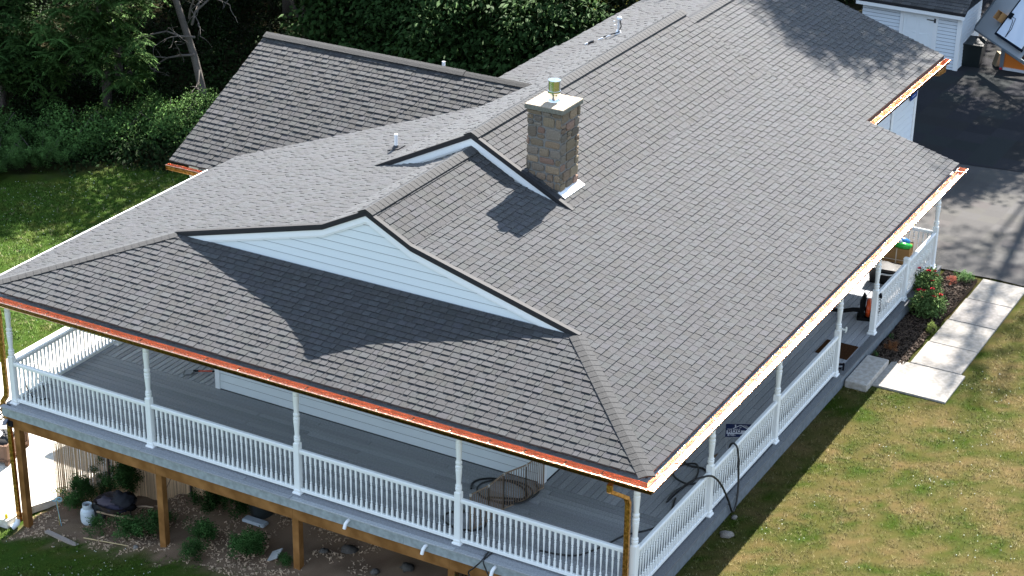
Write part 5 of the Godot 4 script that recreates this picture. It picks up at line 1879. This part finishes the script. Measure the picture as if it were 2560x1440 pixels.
func build_yard() -> void:
	var g := Color(0.045, 0.1, 0.025)
	herb("tall bushy weeds growing round the foot of the left deck post", -13.3, -0.75, 0.36, 0.75, g, 301)
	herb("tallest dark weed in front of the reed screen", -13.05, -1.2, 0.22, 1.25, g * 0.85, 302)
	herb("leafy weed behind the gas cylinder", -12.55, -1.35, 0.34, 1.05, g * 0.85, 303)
	herb("low weeds under the wheelbarrow front", -12.1, 0.1, 0.3, 0.32, g, 304)
	herb("low weed clump under the wheelbarrow handles", -11.3, 0.0, 0.34, 0.36, g * 1.1, 305)
	herb("ragged weeds beside the second deck post", -10.85, -0.4, 0.36, 0.42, g * 0.9, 306)
	herb("wide weed bush to the right of the second deck post", -9.6, -0.1, 0.36, 0.5, g * 1.05, 307)
	herb("weed sprouting low in front of the wide bush", -9.45, 0.32, 0.26, 0.34, g * 0.8, 308)
	herb("round weed bush midway between the second and third deck posts", -8.35, -0.05, 0.38, 0.48, g * 1.05, 309)
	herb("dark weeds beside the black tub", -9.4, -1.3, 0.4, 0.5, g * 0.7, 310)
	herb("small weed left of the third deck post", -7.35, 0.1, 0.18, 0.25, g * 0.9, 311)
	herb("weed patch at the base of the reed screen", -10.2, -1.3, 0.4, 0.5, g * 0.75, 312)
	herb("tiny green weed on the bare bank near the bottom frame edge", -5.55, 0.25, 0.12, 0.12, g, 313)
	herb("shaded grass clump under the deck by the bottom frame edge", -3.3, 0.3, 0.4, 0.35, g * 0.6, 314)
	# reed screen
	var scr := thing("reed_screen", "bamboo reed screen stapled up behind the left deck posts", "reed screen", Vector3(-12.5, -2.8, -1.7))
	var rd := MB.new()
	var path := [Vector3(-14.05, 0, -0.95), Vector3(-13.0, 0, -1.62), Vector3(-11.2, 0, -1.75), Vector3(-9.3, 0, -1.7)]
	for i in 3:
		var a: Vector3 = path[i]
		var b: Vector3 = path[i + 1]
		var n := int(a.distance_to(b) / 0.021)
		for k in n:
			var p := a.lerp(b, (k + rng.randf() * 0.4) / n) - scr.position
			var t := rng.randf_range(0.7, 1.2)
			rd.col = Color(0.6 * t, 0.41 * t, 0.24 * t)
			p.y = ground(p.x + scr.position.x, p.z + scr.position.z) - scr.position.y - 0.1
			rd.tube(PackedVector3Array([p, Vector3(p.x + rng.randf_range(-0.01, 0.01), 1.42 + rng.randf_range(-0.04, 0.05), p.z)]), 0.0105, 0.009, 5, false)
	stuff(put("reeds", rd, M.reed, scr))
	for p in [Vector3(-13.05, -2.9, -1.52), Vector3(-11.0, -2.6, -1.7)]:
		var mb := MB.new()
		mb.col = Color(0.06, 0.05, 0.045)
		mb.box(p - scr.position + Vector3(-0.02, 0, 0), p - scr.position + Vector3(0.02, 1.65, 0.03))
		put("stake", mb, M.plain, scr)
	# wheelbarrow with bags
	var wx := -12.0
	var wz := -0.45
	var wb := thing("wheelbarrow", "rusty black wheelbarrow with wooden handles under the deck", "wheelbarrow", Vector3(wx, ground(wx, wz), wz), -0.1)
	var tray := MB.new()
	tray.col = Color(0.055, 0.045, 0.042)
	var rings := []
	for q in [[0.46, 0.33, 0.62, 0.0], [0.43, 0.3, 0.6, 0.0], [0.24, 0.2, 0.4, -0.04]]:
		var ring := []
		for i in 18:
			var an := TAU * i / 18.0
			var ca := cos(an)
			var sa := sin(an)
			var k := 1.0 / pow(pow(absf(ca), 3.2) + pow(absf(sa), 3.2), 1 / 3.2)
			ring.append(Vector3(ca * k * q[0] + q[3], q[2] + 0.04 * ca, -sa * k * q[1]))
		rings.append(ring)
	for rr in 2:
		for i in 18:
			var j := (i + 1) % 18
			tray.quad(rings[rr][i], rings[rr][j], rings[rr + 1][j], rings[rr + 1][i])
			tray.quad(rings[rr][j] - Vector3(0, 0.012, 0), rings[rr][i] - Vector3(0, 0.012, 0), rings[rr + 1][i] - Vector3(0, 0.012, 0), rings[rr + 1][j] - Vector3(0, 0.012, 0))
	for i in range(1, 17):
		tray.tri(rings[2][0], rings[2][i], rings[2][i + 1])
		tray.tri(rings[2][0] - Vector3(0, 0.012, 0), rings[2][i + 1] - Vector3(0, 0.012, 0), rings[2][i] - Vector3(0, 0.012, 0))
	put("tray", tray, M.plain, wb)
	for s in [-1.0, 1.0]:
		var hm := MB.new()
		hm.col = Color(0.3, 0.21, 0.14)
		hm.tube(PackedVector3Array([Vector3(-0.5, 0.2, s * 0.06), Vector3(0.1, 0.4, s * 0.2), Vector3(0.6, 0.56, s * 0.28), Vector3(0.8, 0.6, s * 0.29)]), 0.024, 0.02, 6)
		put("handle", hm, M.plain, wb)
		var lg := MB.new()
		lg.tube(PackedVector3Array([Vector3(0.2, 0.42, s * 0.2), Vector3(0.26, 0.0, s * 0.2)]), 0.014, 0.014, 6)
		put("leg", lg, M.dark_metal, wb)
	var wl := MB.new()
	wl.lathe([[0.05, -0.04], [0.17, -0.045], [0.2, -0.02], [0.2, 0.02], [0.17, 0.045], [0.05, 0.04]], 20, Transform3D(Basis(Vector3.RIGHT, PI / 2), Vector3(-0.5, 0.2, 0)))
	put("wheel", wl, M.rubber, wb)
	var bags := thing("bag_pile", "crumpled dark tarp and bags heaped in the wheelbarrow tray", "tarp", Vector3(wx, ground(wx, wz) + 0.5, wz))
	var bi := 0
	for q in [[Vector3(0.16, 0.12, -0.04), Vector3(0.26, 0.2, 0.22), Color(0.03, 0.03, 0.034)], [Vector3(-0.08, 0.06, 0.08), Vector3(0.26, 0.12, 0.16), Color(0.075, 0.065, 0.075)], [Vector3(0.1, 0.05, 0.16), Vector3(0.24, 0.1, 0.1), Color(0.045, 0.042, 0.055)]]:
		var mb := MB.new()
		mb.col = q[2]
		mb.blob(q[0], q[1], 0.8, 20 + bi, 12, 18)
		put("bag", mb, M.plain, bags)
		bi += 1
	# gas cylinder
	var gx := -12.75
	var gz := -0.42
	var gc := thing("gas_cylinder", "white propane cylinder with a collar standing beside the wheelbarrow", "gas cylinder", Vector3(gx, ground(gx, gz) - 0.02, gz))
	var gb := MB.new()
	gb.col = Color(0.55, 0.6, 0.62)
	gb.lathe([[0.0, 0.0], [0.12, 0.0], [0.12, 0.03], [0.145, 0.06], [0.155, 0.12], [0.155, 0.28], [0.14, 0.34], [0.09, 0.385], [0.03, 0.4], [0.0, 0.4]], 24)
	put("tank", gb, M.gloss, gc)
	var gk := MB.new()
	gk.col = Color(0.5, 0.55, 0.56)
	gk.lathe([[0.1, 0.37], [0.1, 0.48], [0.093, 0.48], [0.093, 0.38]], 20)
	put("collar", gk, M.gloss, gc)
	var gv := MB.new()
	gv.col = Color(0.1, 0.1, 0.1)
	gv.lathe([[0.025, 0.39], [0.025, 0.44], [0.04, 0.44], [0.04, 0.46], [0.0, 0.46]], 12)
	put("valve", gv, M.gloss, gc)
	# two garden ornaments on sticks
	var oi := 0
	for q in [[-13.36, -0.2, 0.78, Color(0.5, 0.4, 0.12), "yellow spectacle-shaped garden ornament on a thin stick"], [-13.3, -0.12, 0.62, Color(0.28, 0.5, 0.55), "pale blue spectacle-shaped garden ornament on a thin stick"]]:
		var o := thing("garden_ornament", q[4], "garden ornament", Vector3(q[0], ground(q[0], q[1]), q[1]), 0.5)
		var st := MB.new()
		st.col = q[3] * 0.8
		st.tube(PackedVector3Array([Vector3(0.06 * oi, -0.05, 0), Vector3(-0.02 * oi, q[2], 0)]), 0.008, 0.007, 6)
		put("stick", st, M.plain, o)
		for s in [-1.0, 1.0]:
			var ring := PackedVector3Array()
			for i in 15:
				ring.append(Vector3(s * 0.055 + cos(TAU * i / 14.0) * 0.05, q[2] + 0.03 + sin(TAU * i / 14.0) * 0.045, 0))
			var rm := MB.new()
			rm.col = q[3]
			rm.tube(ring, 0.01, 0.01, 6)
			put("ring", rm, M.plain, o)
		oi += 1
	# black tub
	var tub := thing("tub", "round black tub standing in the dark under the deck", "tub", Vector3(-8.95, ground_top(-8.95, -1.45) - 0.03, -1.45))
	var tm := MB.new()
	tm.col = Color(0.02, 0.024, 0.024)
	tm.lathe([[0.0, 0.0], [0.28, 0.0], [0.33, 0.36], [0.36, 0.38], [0.36, 0.41], [0.33, 0.41], [0.31, 0.37], [0.0, 0.34]], 28)
	put("shell", tm, M.gloss, tub)
	var fo := MB.new()
	fo.col = Color(0.4, 0.44, 0.46)
	fo.cbox(Vector3(-0.2, -0.02, 0.3), Vector3(0.34, 0.04, 0.5), 0.02)
	put("foot_tray", fo, M.plain, tub)
	# solar lamp on the left post
	var sl := thing("solar_light", "small solar light with tilted dark panel fixed to the left deck post", "solar light", Vector3(-14.12, -0.4, 0.2))
	var sb := MB.new()
	sb.col = Color(0.02, 0.02, 0.025)
	sb.box(Vector3(-0.02, -0.06, -0.04), Vector3(0.1, 0.06, 0.02))
	put("housing", sb, M.plain, sl)
	var sp := MB.new()
	sp.col = Color(0.03, 0.045, 0.1)
	sp.box(Vector3(-0.08, -0.008, -0.07), Vector3(0.08, 0.008, 0.07), Transform3D(Basis(Vector3(0.2, 0, 1).normalized(), 0.5).rotated(Vector3.RIGHT, 0.7), Vector3(-0.04, 0.04, 0.06)))
	put("solar_panel", sp, M.gloss, sl)
	# planter with lattice on the patio
	var pl := thing("patio_planter", "dark brown lattice-sided planter box on the patio at the left frame edge", "planter", Vector3(-16.45, -2.72, -1.75), 0.25)
	var pm := MB.new()
	pm.col = Color(0.13, 0.085, 0.06)
	pm.box(Vector3(-0.5, 0.1, -0.5), Vector3(0.5, 0.16, 0.5))
	for x in [-0.5, 0.42]:
		for z in [-0.5, 0.42]:
			pm.box(Vector3(x, 0, z), Vector3(x + 0.08, 0.5, z + 0.08))
	put("frame", pm, M.plain, pl)
	for s in [[Vector3(-0.42, 0.161, 0.44), Vector3(0.42, 0.48, 0.48)], [Vector3(0.44, 0.161, -0.42), Vector3(0.48, 0.48, 0.42)], [Vector3(-0.48, 0.161, -0.42), Vector3(-0.44, 0.48, 0.42)]]:
		var mb := MB.new()
		mb.col = Color(0.16, 0.105, 0.075)
		mb.box(s[0], s[1])
		put("side_board", mb, M.plain, pl)
	var lat := MB.new()
	lat.col = Color(0.05, 0.035, 0.03)
	for k in 9:
		var x := -0.5 + k * 0.125
		lat.tube(PackedVector3Array([Vector3(maxf(x - 0.22, -0.48), 0.5 + maxf(0.0, -0.26 - x), -0.47), Vector3(minf(x + 0.22, 0.48), 0.94, -0.47)]), 0.014, 0.014, 4)
		lat.tube(PackedVector3Array([Vector3(minf(x + 0.22, 0.48), 0.5, -0.45), Vector3(maxf(x - 0.22, -0.48), 0.94, -0.45)]), 0.014, 0.014, 4)
	lat.box(Vector3(-0.5, 0.93, -0.49), Vector3(0.5, 0.97, -0.43))
	put("lattice", lat, M.plain, pl)
	var fill := MB.new()
	fill.col = Color(0.06, 0.06, 0.06)
	fill.blob(Vector3(0, 0.36, 0), Vector3(0.42, 0.12, 0.42), 0.4, 5)
	put("contents", fill, M.plain, pl)
	var basin := MB.new()
	basin.col = Color(0.68, 0.7, 0.7)
	basin.lathe([[0.0, 0.0], [0.16, 0.0], [0.22, 0.08], [0.23, 0.08], [0.2, 0.02], [0.0, 0.02]], 20)
	tag(put("white_basin", basin, M.gloss, self, Transform3D(Basis(), Vector3(-16.4, -2.22, -1.55))), "round white basin resting in the lattice planter box", "basin")
	# marker and drain elbow at the left post foot
	var ym := MB.new()
	ym.col = Color(0.62, 0.45, 0.02)
	ym.cbox(Vector3(-14.42, -2.95, 0.24), Vector3(-14.36, -2.62, 0.3), 0.015)
	tag(put("marker_stake", ym, M.plain), "short yellow marker stake at the foot of the left deck post", "marker")
	var el := MB.new()
	el.col = Color(0.7, 0.71, 0.7)
	el.tube(PackedVector3Array([Vector3(-14.16, -2.72, 0.16), Vector3(-14.17, -2.82, 0.2), Vector3(-14.22, -2.88, 0.32)]), 0.06, 0.065, 12)
	tag(put("drain_elbow", el, M.gloss), "white drain elbow under the copper downspout at the left post", "drain pipe")
	# loose boards, canes and stones
	var bd := MB.new()
	bd.col = Color(0.3, 0.25, 0.21)
	bd.box(Vector3(-0.5, 0.0, -0.05), Vector3(0.5, 0.04, 0.05), Transform3D(Basis(Vector3.UP, -0.12), Vector3(-12.75, ground(-12.75, 0.35) + 0.01, 0.38)))
	tag(put("edging_board", bd, M.plain), "weathered edging board lying on the soil in front of the gas cylinder", "board")
	var cn := MB.new()
	cn.col = Color(0.5, 0.38, 0.2)
	cn.tube(PackedVector3Array([Vector3(-12.3, ground(-12.3, 0.25) + 0.05, 0.25), Vector3(-11.1, ground(-11.1, 0.3) + 0.06, 0.3)]), 0.012, 0.01, 6)
	tag(put("bamboo_cane", cn, M.plain), "thin bamboo cane lying on the ground below the wheelbarrow", "cane")
	var ln := MB.new()
	ln.col = Color(0.2, 0.14, 0.09)
	ln.tube(PackedVector3Array([Vector3(-11.55, ground(-11.55, -1.3) + 0.2, -1.35), Vector3(-10.95, -0.75, -1.62)]), 0.014, 0.012, 6)
	tag(put("wooden_pole", ln, M.plain), "brown wooden pole leaning on the reed screen behind the wheelbarrow", "pole")
	var tl := MB.new()
	tl.col = Color(0.35, 0.36, 0.35)
	tl.box(Vector3(-0.16, 0, -0.13), Vector3(0.16, 0.02, 0.13), Transform3D(Basis(Vector3(0.6, 0, 1).normalized(), 0.7), Vector3(-7.75, ground_top(-7.75, -0.15) + 0.06, -0.15)))
	tag(put("broken_tile", tl, M.plain), "broken grey tile leaning on the soil left of the third deck post", "tile")
	var ri := 0
	for q in [[-6.4, -0.75, 0.17, 0.2, "squared block of stone under the deck behind the drain spouts"], [-5.5, -0.25, 0.1, 0.26, "flat pale stone on the bank under the first drain spout"], [-4.9, -0.45, 0.14, 0.18, "angular grey stone half buried under the deck"], [-6.9, -0.6, 0.1, 0.24, "rounded stone beside the third deck post"], [-10.9, 0.28, 0.07, 0.42, "small pale stone near the second deck post"], [0.42, -3.2, 0.13, 0.42, "pale flat rock on the shaded lawn beside the side deck"], [0.3, -3.85, 0.07, 0.4, "small white rock close to the side deck fascia"]]:
		var mb := MB.new()
		var t: float = q[3] * 0.8
		mb.col = Color(t, t * 0.93, t * 0.85)
		mb.blob(Vector3.ZERO, Vector3(q[2], q[2] * 0.55, q[2] * 0.8), 0.55, 40 + ri)
		tag(put("rock", mb, M.stone, self, Transform3D(Basis(Vector3.UP, ri * 1.3), Vector3(q[0], ground_top(q[0], q[1]) + 0.02, q[1]))), q[4], "rock")
		ri += 1
	# rose bush and bed plants
	for q in [[0.62, -14.45, 0.36, 0.62, "rose bush with red blooms in the mulch bed beside the walkway", 401, 12], [0.33, -15.2, 0.26, 0.8, "taller rose bush with red blooms against the side railing", 402, 6]]:
		var rb := thing("rose_bush", q[4], "rose bush", Vector3(q[0], ground(q[0], q[1]), q[1]))
		var w: float = q[2]
		var h: float = q[3]
		var st := MB.new()
		for i in 9:
			var a := TAU * i / 9.0
			st.tube(PackedVector3Array([Vector3(0, -0.05, 0), Vector3(cos(a) * w * 0.4, h * 0.5, sin(a) * w * 0.4), Vector3(cos(a) * w * 0.8, h * 0.95, sin(a) * w * 0.8)]), 0.009, 0.005, 5)
		put("stems", st, M.bark, rb)
		foliage("foliage", "broad", [[Vector3(0, h * 0.5, 0), Vector3(w, h * 0.42, w)], [Vector3(0.05, h * 0.75, 0.1), Vector3(w * 0.8, h * 0.25, w * 0.8)]], 190, 0.3, Color(0.1, 0.16, 0.05), rb, q[5])
		var r := RandomNumberGenerator.new()
		r.seed = q[5]
		for i in q[6]:
			var a := r.randf() * TAU
			var d := w * r.randf_range(0.4, 1.05)
			var mb := MB.new()
			mb.col = Color(0.6, 0.02, 0.06) * r.randf_range(0.8, 1.2)
			var p := Vector3(cos(a) * d, h * r.randf_range(0.7, 1.12), sin(a) * d)
			for k in 12:
				var b := TAU * k / 5.0 + k * 0.3
				var tl2 := 0.25 + 0.06 * k
				leaf(mb, p, Vector3(cos(b) * tl2, 1.0 - tl2 * 0.6, sin(b) * tl2).normalized(), Vector3(-cos(b), tl2, -sin(b)).normalized(), 0.065, 0.03)
			put("bloom", mb, M.leaf, rb)
	herb("orange-brown young plant at the near end of the mulch bed", 0.5, -12.25, 0.16, 0.2, Color(0.24, 0.1, 0.04), 411)
	herb("green seedling in the mulch close to the deck", 0.28, -12.75, 0.1, 0.18, g * 1.2, 412)
	herb("small green weed at the step corner of the mulch bed", 0.26, -11.75, 0.12, 0.16, g, 413)
	herb("yellow-green weeds along the walkway edge of the bed", 0.95, -13.6, 0.16, 0.2, Color(0.11, 0.15, 0.03), 414)
	herb("red-leaved plant at the far end of the mulch bed", 0.55, -16.4, 0.12, 0.25, Color(0.2, 0.05, 0.03), 415)
	herb("green weeds at the far corner of the bed by the driveway", 0.75, -16.75, 0.22, 0.18, g * 1.3, 416)
	shed_and_trailer()


func shed_and_trailer() -> void:
	var sh := thing("shed", "white vinyl-sided garden shed with a panelled door and dark shingle roof", "shed", Vector3(-5.9, -0.72, -33.0))
	var hy := 2.1
	var wm := MB.new()
	wm.box(Vector3(-1.9, -0.2, -2.2), Vector3(1.35, hy - 0.02, 0.0))
	var wl := put("wall", wm, M.painted_lap_shade, sh)
	siding(wl, PackedVector2Array([Vector2(0.62, 0.0), Vector2(1.26, 0.0), Vector2(1.26, hy - 0.02), Vector2(0.62, hy - 0.02)]), func(q: Vector2) -> Vector3: return Vector3(q.x, q.y, 0.002), Vector3(0, 0, 1), 0.115, M.garage_siding)
	siding(wl, PackedVector2Array([Vector2(-1.9, 0), Vector2(-0.62, 0.0), Vector2(-0.62, hy - 0.02), Vector2(-1.9, hy - 0.02)]), func(q: Vector2) -> Vector3: return Vector3(q.x, q.y, 0.002), Vector3(0, 0, 1), 0.115, M.garage_siding)
	siding(wl, PackedVector2Array([Vector2(-2.2, 0), Vector2(0.0, 0.0), Vector2(0.0, hy - 0.02), Vector2(-2.2, hy - 0.02)]), func(q: Vector2) -> Vector3: return Vector3(1.352, q.y, q.x), Vector3(1, 0, 0), 0.115, M.garage_siding)
	var cb := MB.new()
	cb.box(Vector3(1.26, 0, -0.05), Vector3(1.4, hy - 0.03, 0.045))
	put("corner_board", cb, M.white_paint, sh)
	var dm := MB.new()
	dm.box(Vector3(-0.5, 0.03, 0.003), Vector3(0.48, 1.95, 0.035))
	var door := put("door", dm, M.white_trim, sh)
	for x in [-0.4, 0.04]:
		for y in [[0.2, 0.75], [0.9, 1.3], [1.42, 1.82]]:
			var pm := MB.new()
			pm.cbox(Vector3(x, y[0], 0.036), Vector3(x + 0.34, y[1], 0.046), 0.008)
			put("door_panel", pm, M.white_trim, door)
	var fm := MB.new()
	fm.box(Vector3(-0.62, 0.0, 0.003), Vector3(-0.505, 2.06, 0.05))
	fm.box(Vector3(0.485, 0.0, 0.003), Vector3(0.62, 2.06, 0.05))
	fm.box(Vector3(-0.505, 1.955, 0.003), Vector3(0.485, 2.06, 0.05))
	put("door_frame", fm, M.white_paint, sh)
	for y in [1.78, 0.1]:
		var hm := MB.new()
		hm.box(Vector3(0.26, y - 0.012, 0.047), Vector3(0.5, y + 0.016, 0.056))
		hm.box(Vector3(0.5, y - 0.07, 0.051), Vector3(0.56, y + 0.07, 0.06))
		put("strap_hinge", hm, M.dark_metal, door)
	var rf := MB.new()
	rf.hexa([Vector3(-2.1, hy, 0.22), Vector3(1.52, hy, 0.22), Vector3(1.52, hy + 0.75, -1.15), Vector3(-2.1, hy + 0.75, -1.15), Vector3(-2.1, hy + 0.09, 0.22), Vector3(1.52, hy + 0.09, 0.22), Vector3(1.52, hy + 0.84, -1.15), Vector3(-2.1, hy + 0.84, -1.15)])
	rf.hexa([Vector3(-2.1, hy + 0.75, -1.152), Vector3(1.52, hy + 0.75, -1.152), Vector3(1.52, hy, -2.5), Vector3(-2.1, hy, -2.5), Vector3(-2.1, hy + 0.84, -1.152), Vector3(1.52, hy + 0.84, -1.152), Vector3(1.52, hy + 0.09, -2.5), Vector3(-2.1, hy + 0.09, -2.5)])
	var roof_part := put("roof", rf, M.roof_edge, sh)
	var v := Vector3(0, 0.75, -1.37).normalized()
	var n := Vector3(0, 1.37, 0.75).normalized()
	for row in 11:
		var x := -2.1
		while x < 1.5:
			var w := minf(rng.randf_range(0.22, 0.34), 1.52 - x)
			var mb := MB.new()
			var t := rng.randf_range(0.05, 0.11)
			mb.col = Color(t, t, t * 1.02)
			var a := Vector3(0, hy + 0.09, 0.225) + v * row * 0.143
			var h0 := n * 0.022
			var h1 := n * 0.006
			mb.hexa([Vector3(x + 0.004, 0, 0) + a, Vector3(x + w - 0.004, 0, 0) + a, Vector3(x + w - 0.004, 0, 0) + a + v * 0.14, Vector3(x + 0.004, 0, 0) + a + v * 0.14, Vector3(x + 0.004, 0, 0) + a + h0, Vector3(x + w - 0.004, 0, 0) + a + h0, Vector3(x + w - 0.004, 0, 0) + a + v * 0.14 + h1, Vector3(x + 0.004, 0, 0) + a + v * 0.14 + h1])
			put("shingle", mb, M.shingle, roof_part)
			x += w
	var fb := MB.new()
	fb.box(Vector3(-2.08, hy - 0.12, 0.17), Vector3(1.5, hy + 0.06, 0.212))
	put("fascia_board", fb, M.white_paint, sh)
	# wheeled bin
	var bin := thing("wheeled_bin", "black wheeled refuse bin beside the white shed", "refuse bin", Vector3(-4.3, -0.72, -33.9), 0.1)
	var bm := MB.new()
	bm.col = Color(0.014, 0.016, 0.018)
	bm.hexa([Vector3(-0.26, 0.06, 0.27), Vector3(0.26, 0.06, 0.27), Vector3(0.26, 0.06, -0.24), Vector3(-0.26, 0.06, -0.24), Vector3(-0.33, 0.98, 0.34), Vector3(0.33, 0.98, 0.34), Vector3(0.33, 0.98, -0.34), Vector3(-0.33, 0.98, -0.34)])
	put("body", bm, M.gloss, bin)
	var bl := MB.new()
	bl.col = Color(0.014, 0.016, 0.018)
	bl.prism(PackedVector3Array([Vector3(-0.36, 1.02, 0.38), Vector3(0.36, 1.02, 0.38), Vector3(0.36, 1.1, -0.38), Vector3(-0.36, 1.1, -0.38)]), Vector3(0, -0.05, 0))
	bl.tube(PackedVector3Array([Vector3(-0.3, 1.04, -0.42), Vector3(0.3, 1.04, -0.42)]), 0.02, 0.02, 8)
	put("lid", bl, M.gloss, bin)
	for s in [-1.0, 1.0]:
		var wh := MB.new()
		wh.lathe([[0.0, -0.03], [0.12, -0.03], [0.13, 0.0], [0.12, 0.03], [0.0, 0.03]], 16, Transform3D(Basis(Vector3.BACK, PI / 2), Vector3(s * 0.27, 0.13, -0.22)))
		put("wheel", wh, M.rubber, bin)
	# open carton behind
	var tb := thing("carton", "torn tan carton lying between the black bin and the trailer", "carton", Vector3(-3.55, -0.7, -34.3), 0.6)
	var tm := MB.new()
	tm.col = Color(0.28, 0.23, 0.15)
	tm.box(Vector3(-0.2, 0, -0.16), Vector3(0.2, 0.62, 0.16), Transform3D(Basis(Vector3.BACK, -0.25), Vector3.ZERO))
	put("body", tm, M.plain, tb)
	tm = MB.new()
	tm.col = Color(0.45, 0.38, 0.24)
	tm.box(Vector3(-0.2, 0.621, -0.16), Vector3(0.0, 0.63, 0.16), Transform3D(Basis(Vector3.BACK, -0.25), Vector3.ZERO))
	put("flap", tm, M.plain, tb)
	# trailer with its tilted container
	var tr := thing("roofing_trailer", "grey and orange lift trailer with its container tilted up at the frame corner", "trailer", Vector3(-3.2, -0.72, -34.0))
	var base := tr.position
	var A := Vector3(-4.53, 0.5, -34.63) - base
	var B := Vector3(-3.2, 0.5, -33.16) - base
	var up := (Vector3(-4.06, 1.43, -35.05) - Vector3(-4.53, 0.5, -34.63)).normalized()
	var nn := Vector3(-0.62, 0.56, 0.56).normalized()
	nn = (nn - up * nn.dot(up)).normalized()
	var across := (B - A).normalized()
	if across.cross(up).dot(nn) < 0:
		nn = -nn
	var bed := MB.new()
	bed.col = Color(0.3, 0.32, 0.33)
	var T := Transform3D(Basis(across, up, nn), A)
	bed.box(Vector3(0, 0, -0.03), Vector3(3.2, 3.0, 0.0), T)
	bed.col = Color(0.12, 0.14, 0.15)
	bed.box(Vector3(-0.02, -0.05, -0.08), Vector3(3.2, -0.0005, 0.03), T)
	bed.box(Vector3(-0.04, 0, -0.08), Vector3(-0.0005, 3.0, 0.04), T)
	put("container_floor", bed, M.plain, tr)
	var wp := MB.new()
	wp.col = Color(0.62, 0.68, 0.76)
	wp.box(Vector3(1.42, 0.28, 0.1), Vector3(3.1, 2.2, 0.13), T)
	var wpp := put("white_panel", wp, M.plain, tr)
	var we := MB.new()
	we.col = Color(0.01, 0.014, 0.02)
	we.box(Vector3(1.36, 0.2, 0.02), Vector3(1.4195, 2.2, 0.14), T)
	we.box(Vector3(1.42, 0.2, 0.02), Vector3(3.1, 0.2795, 0.14), T)
	put("panel_frame", we, M.plain, wpp)
	var wc := MB.new()
	wc.col = Color(0.01, 0.012, 0.016)
	wc.box(Vector3(1.44, 0.85, 0.131), Vector3(1.62, 1.05, 0.19), T)
	wc.tube(PackedVector3Array([T * Vector3(1.6, 0.9, 0.16), T * Vector3(1.8, 0.85, 0.15), T * Vector3(1.95, 0.55, 0.145), T * Vector3(2.0, 0.3, 0.145)]), 0.009, 0.009, 5)
	wc.tube(PackedVector3Array([T * Vector3(1.6, 0.95, 0.16), T * Vector3(1.85, 0.95, 0.15), T * Vector3(2.02, 0.6, 0.145), T * Vector3(2.0, 0.3, 0.145)]), 0.009, 0.009, 5)
	put("control_cable", wc, M.plain, wpp)
	var rear := MB.new()
	rear.col = Color(0.13, 0.15, 0.17)
	rear.box(Vector3(-0.2, 0.22, 0.0), Vector3(-0.08, 1.1, 0.1))
	rear.box(Vector3(-0.0795, 0.98, 0.0), Vector3(1.6, 1.1, 0.1))
	rear.box(Vector3(-0.2, 0.1, 0.0), Vector3(1.6, 0.2195, 0.12))
	put("rear_frame", rear, M.gloss, tr)
	var rail := MB.new()
	rail.col = Color(0.55, 0.57, 0.6)
	rail.box(Vector3(-0.0795, 0.2205, 0.02), Vector3(1.6, 0.34, 0.11))
	rail.box(Vector3(-0.2, 1.1005, 0.0), Vector3(1.6, 1.13, 0.1))
	put("bumper_rail", rail, M.gloss, tr)
	var og := MB.new()
	og.col = Color(0.52, 0.15, 0.025)
	og.prism(PackedVector3Array([Vector3(-0.078, 0.342, 0.05), Vector3(0.9, 0.342, 0.05), Vector3(-0.078, 0.82, 0.05)]), Vector3(0, 0, -0.03))
	put("orange_panel", og, M.gloss, tr)
	var db := MB.new()
	db.col = Color(0.14, 0.17, 0.19)
	db.prism(PackedVector3Array([Vector3(-0.078, 0.83, 0.08), Vector3(0.95, 0.342, 0.08), Vector3(1.15, 0.342, 0.08), Vector3(-0.078, 0.975, 0.08)]), Vector3(0, 0, -0.06))
	put("diagonal_brace", db, M.gloss, tr)
	var tlight := MB.new()
	tlight.col = Color(0.4, 0.02, 0.03)
	tlight.cbox(Vector3(-0.19, 0.2205, 0.101), Vector3(-0.1, 0.32, 0.12), 0.008)
	put("tail_light", tlight, M.gloss, tr)
	for x in [0.2, 1.4]:
		var wh := MB.new()
		wh.lathe([[0.0, -0.1], [0.26, -0.1], [0.3, -0.05], [0.3, 0.05], [0.26, 0.1], [0.0, 0.1]], 22, Transform3D(Basis(Vector3.BACK, PI / 2), Vector3(x, 0.3, -1.6)))
		put("wheel", wh, M.rubber, tr)
	var ch := MB.new()
	ch.col = Color(0.05, 0.055, 0.06)
	ch.box(Vector3(-0.15, 0.22, -3.4), Vector3(-0.02, 0.34, -0.001))
	ch.box(Vector3(1.45, 0.22, -3.4), Vector3(1.58, 0.34, -0.001))
	ch.box(Vector3(0.6, 0.3401, -2.2), Vector3(0.72, 1.6, -2.0))
	put("chassis", ch, M.gloss, tr)
	var kb := thing("box", "small open cardboard box on the tilted trailer floor", "box", base + T * Vector3(1.05, 0.75, 0.0))
	var kt := Transform3D(T.basis, Vector3.ZERO)
	var kx := MB.new()
	kx.col = Color(0.4, 0.23, 0.1)
	kx.box(Vector3(-0.16, -0.15, 0.002), Vector3(-0.15, 0.15, 0.26), kt)
	kx.box(Vector3(0.15, -0.15, 0.002), Vector3(0.16, 0.15, 0.26), kt)
	kx.box(Vector3(-0.15, -0.15, 0.002), Vector3(0.15, -0.14, 0.26), kt)
	kx.box(Vector3(-0.15, 0.14, 0.002), Vector3(0.15, 0.15, 0.26), kt)
	kx.box(Vector3(-0.15, -0.14, 0.002), Vector3(0.15, 0.14, 0.01), kt)
	put("walls", kx, M.plain, kb)
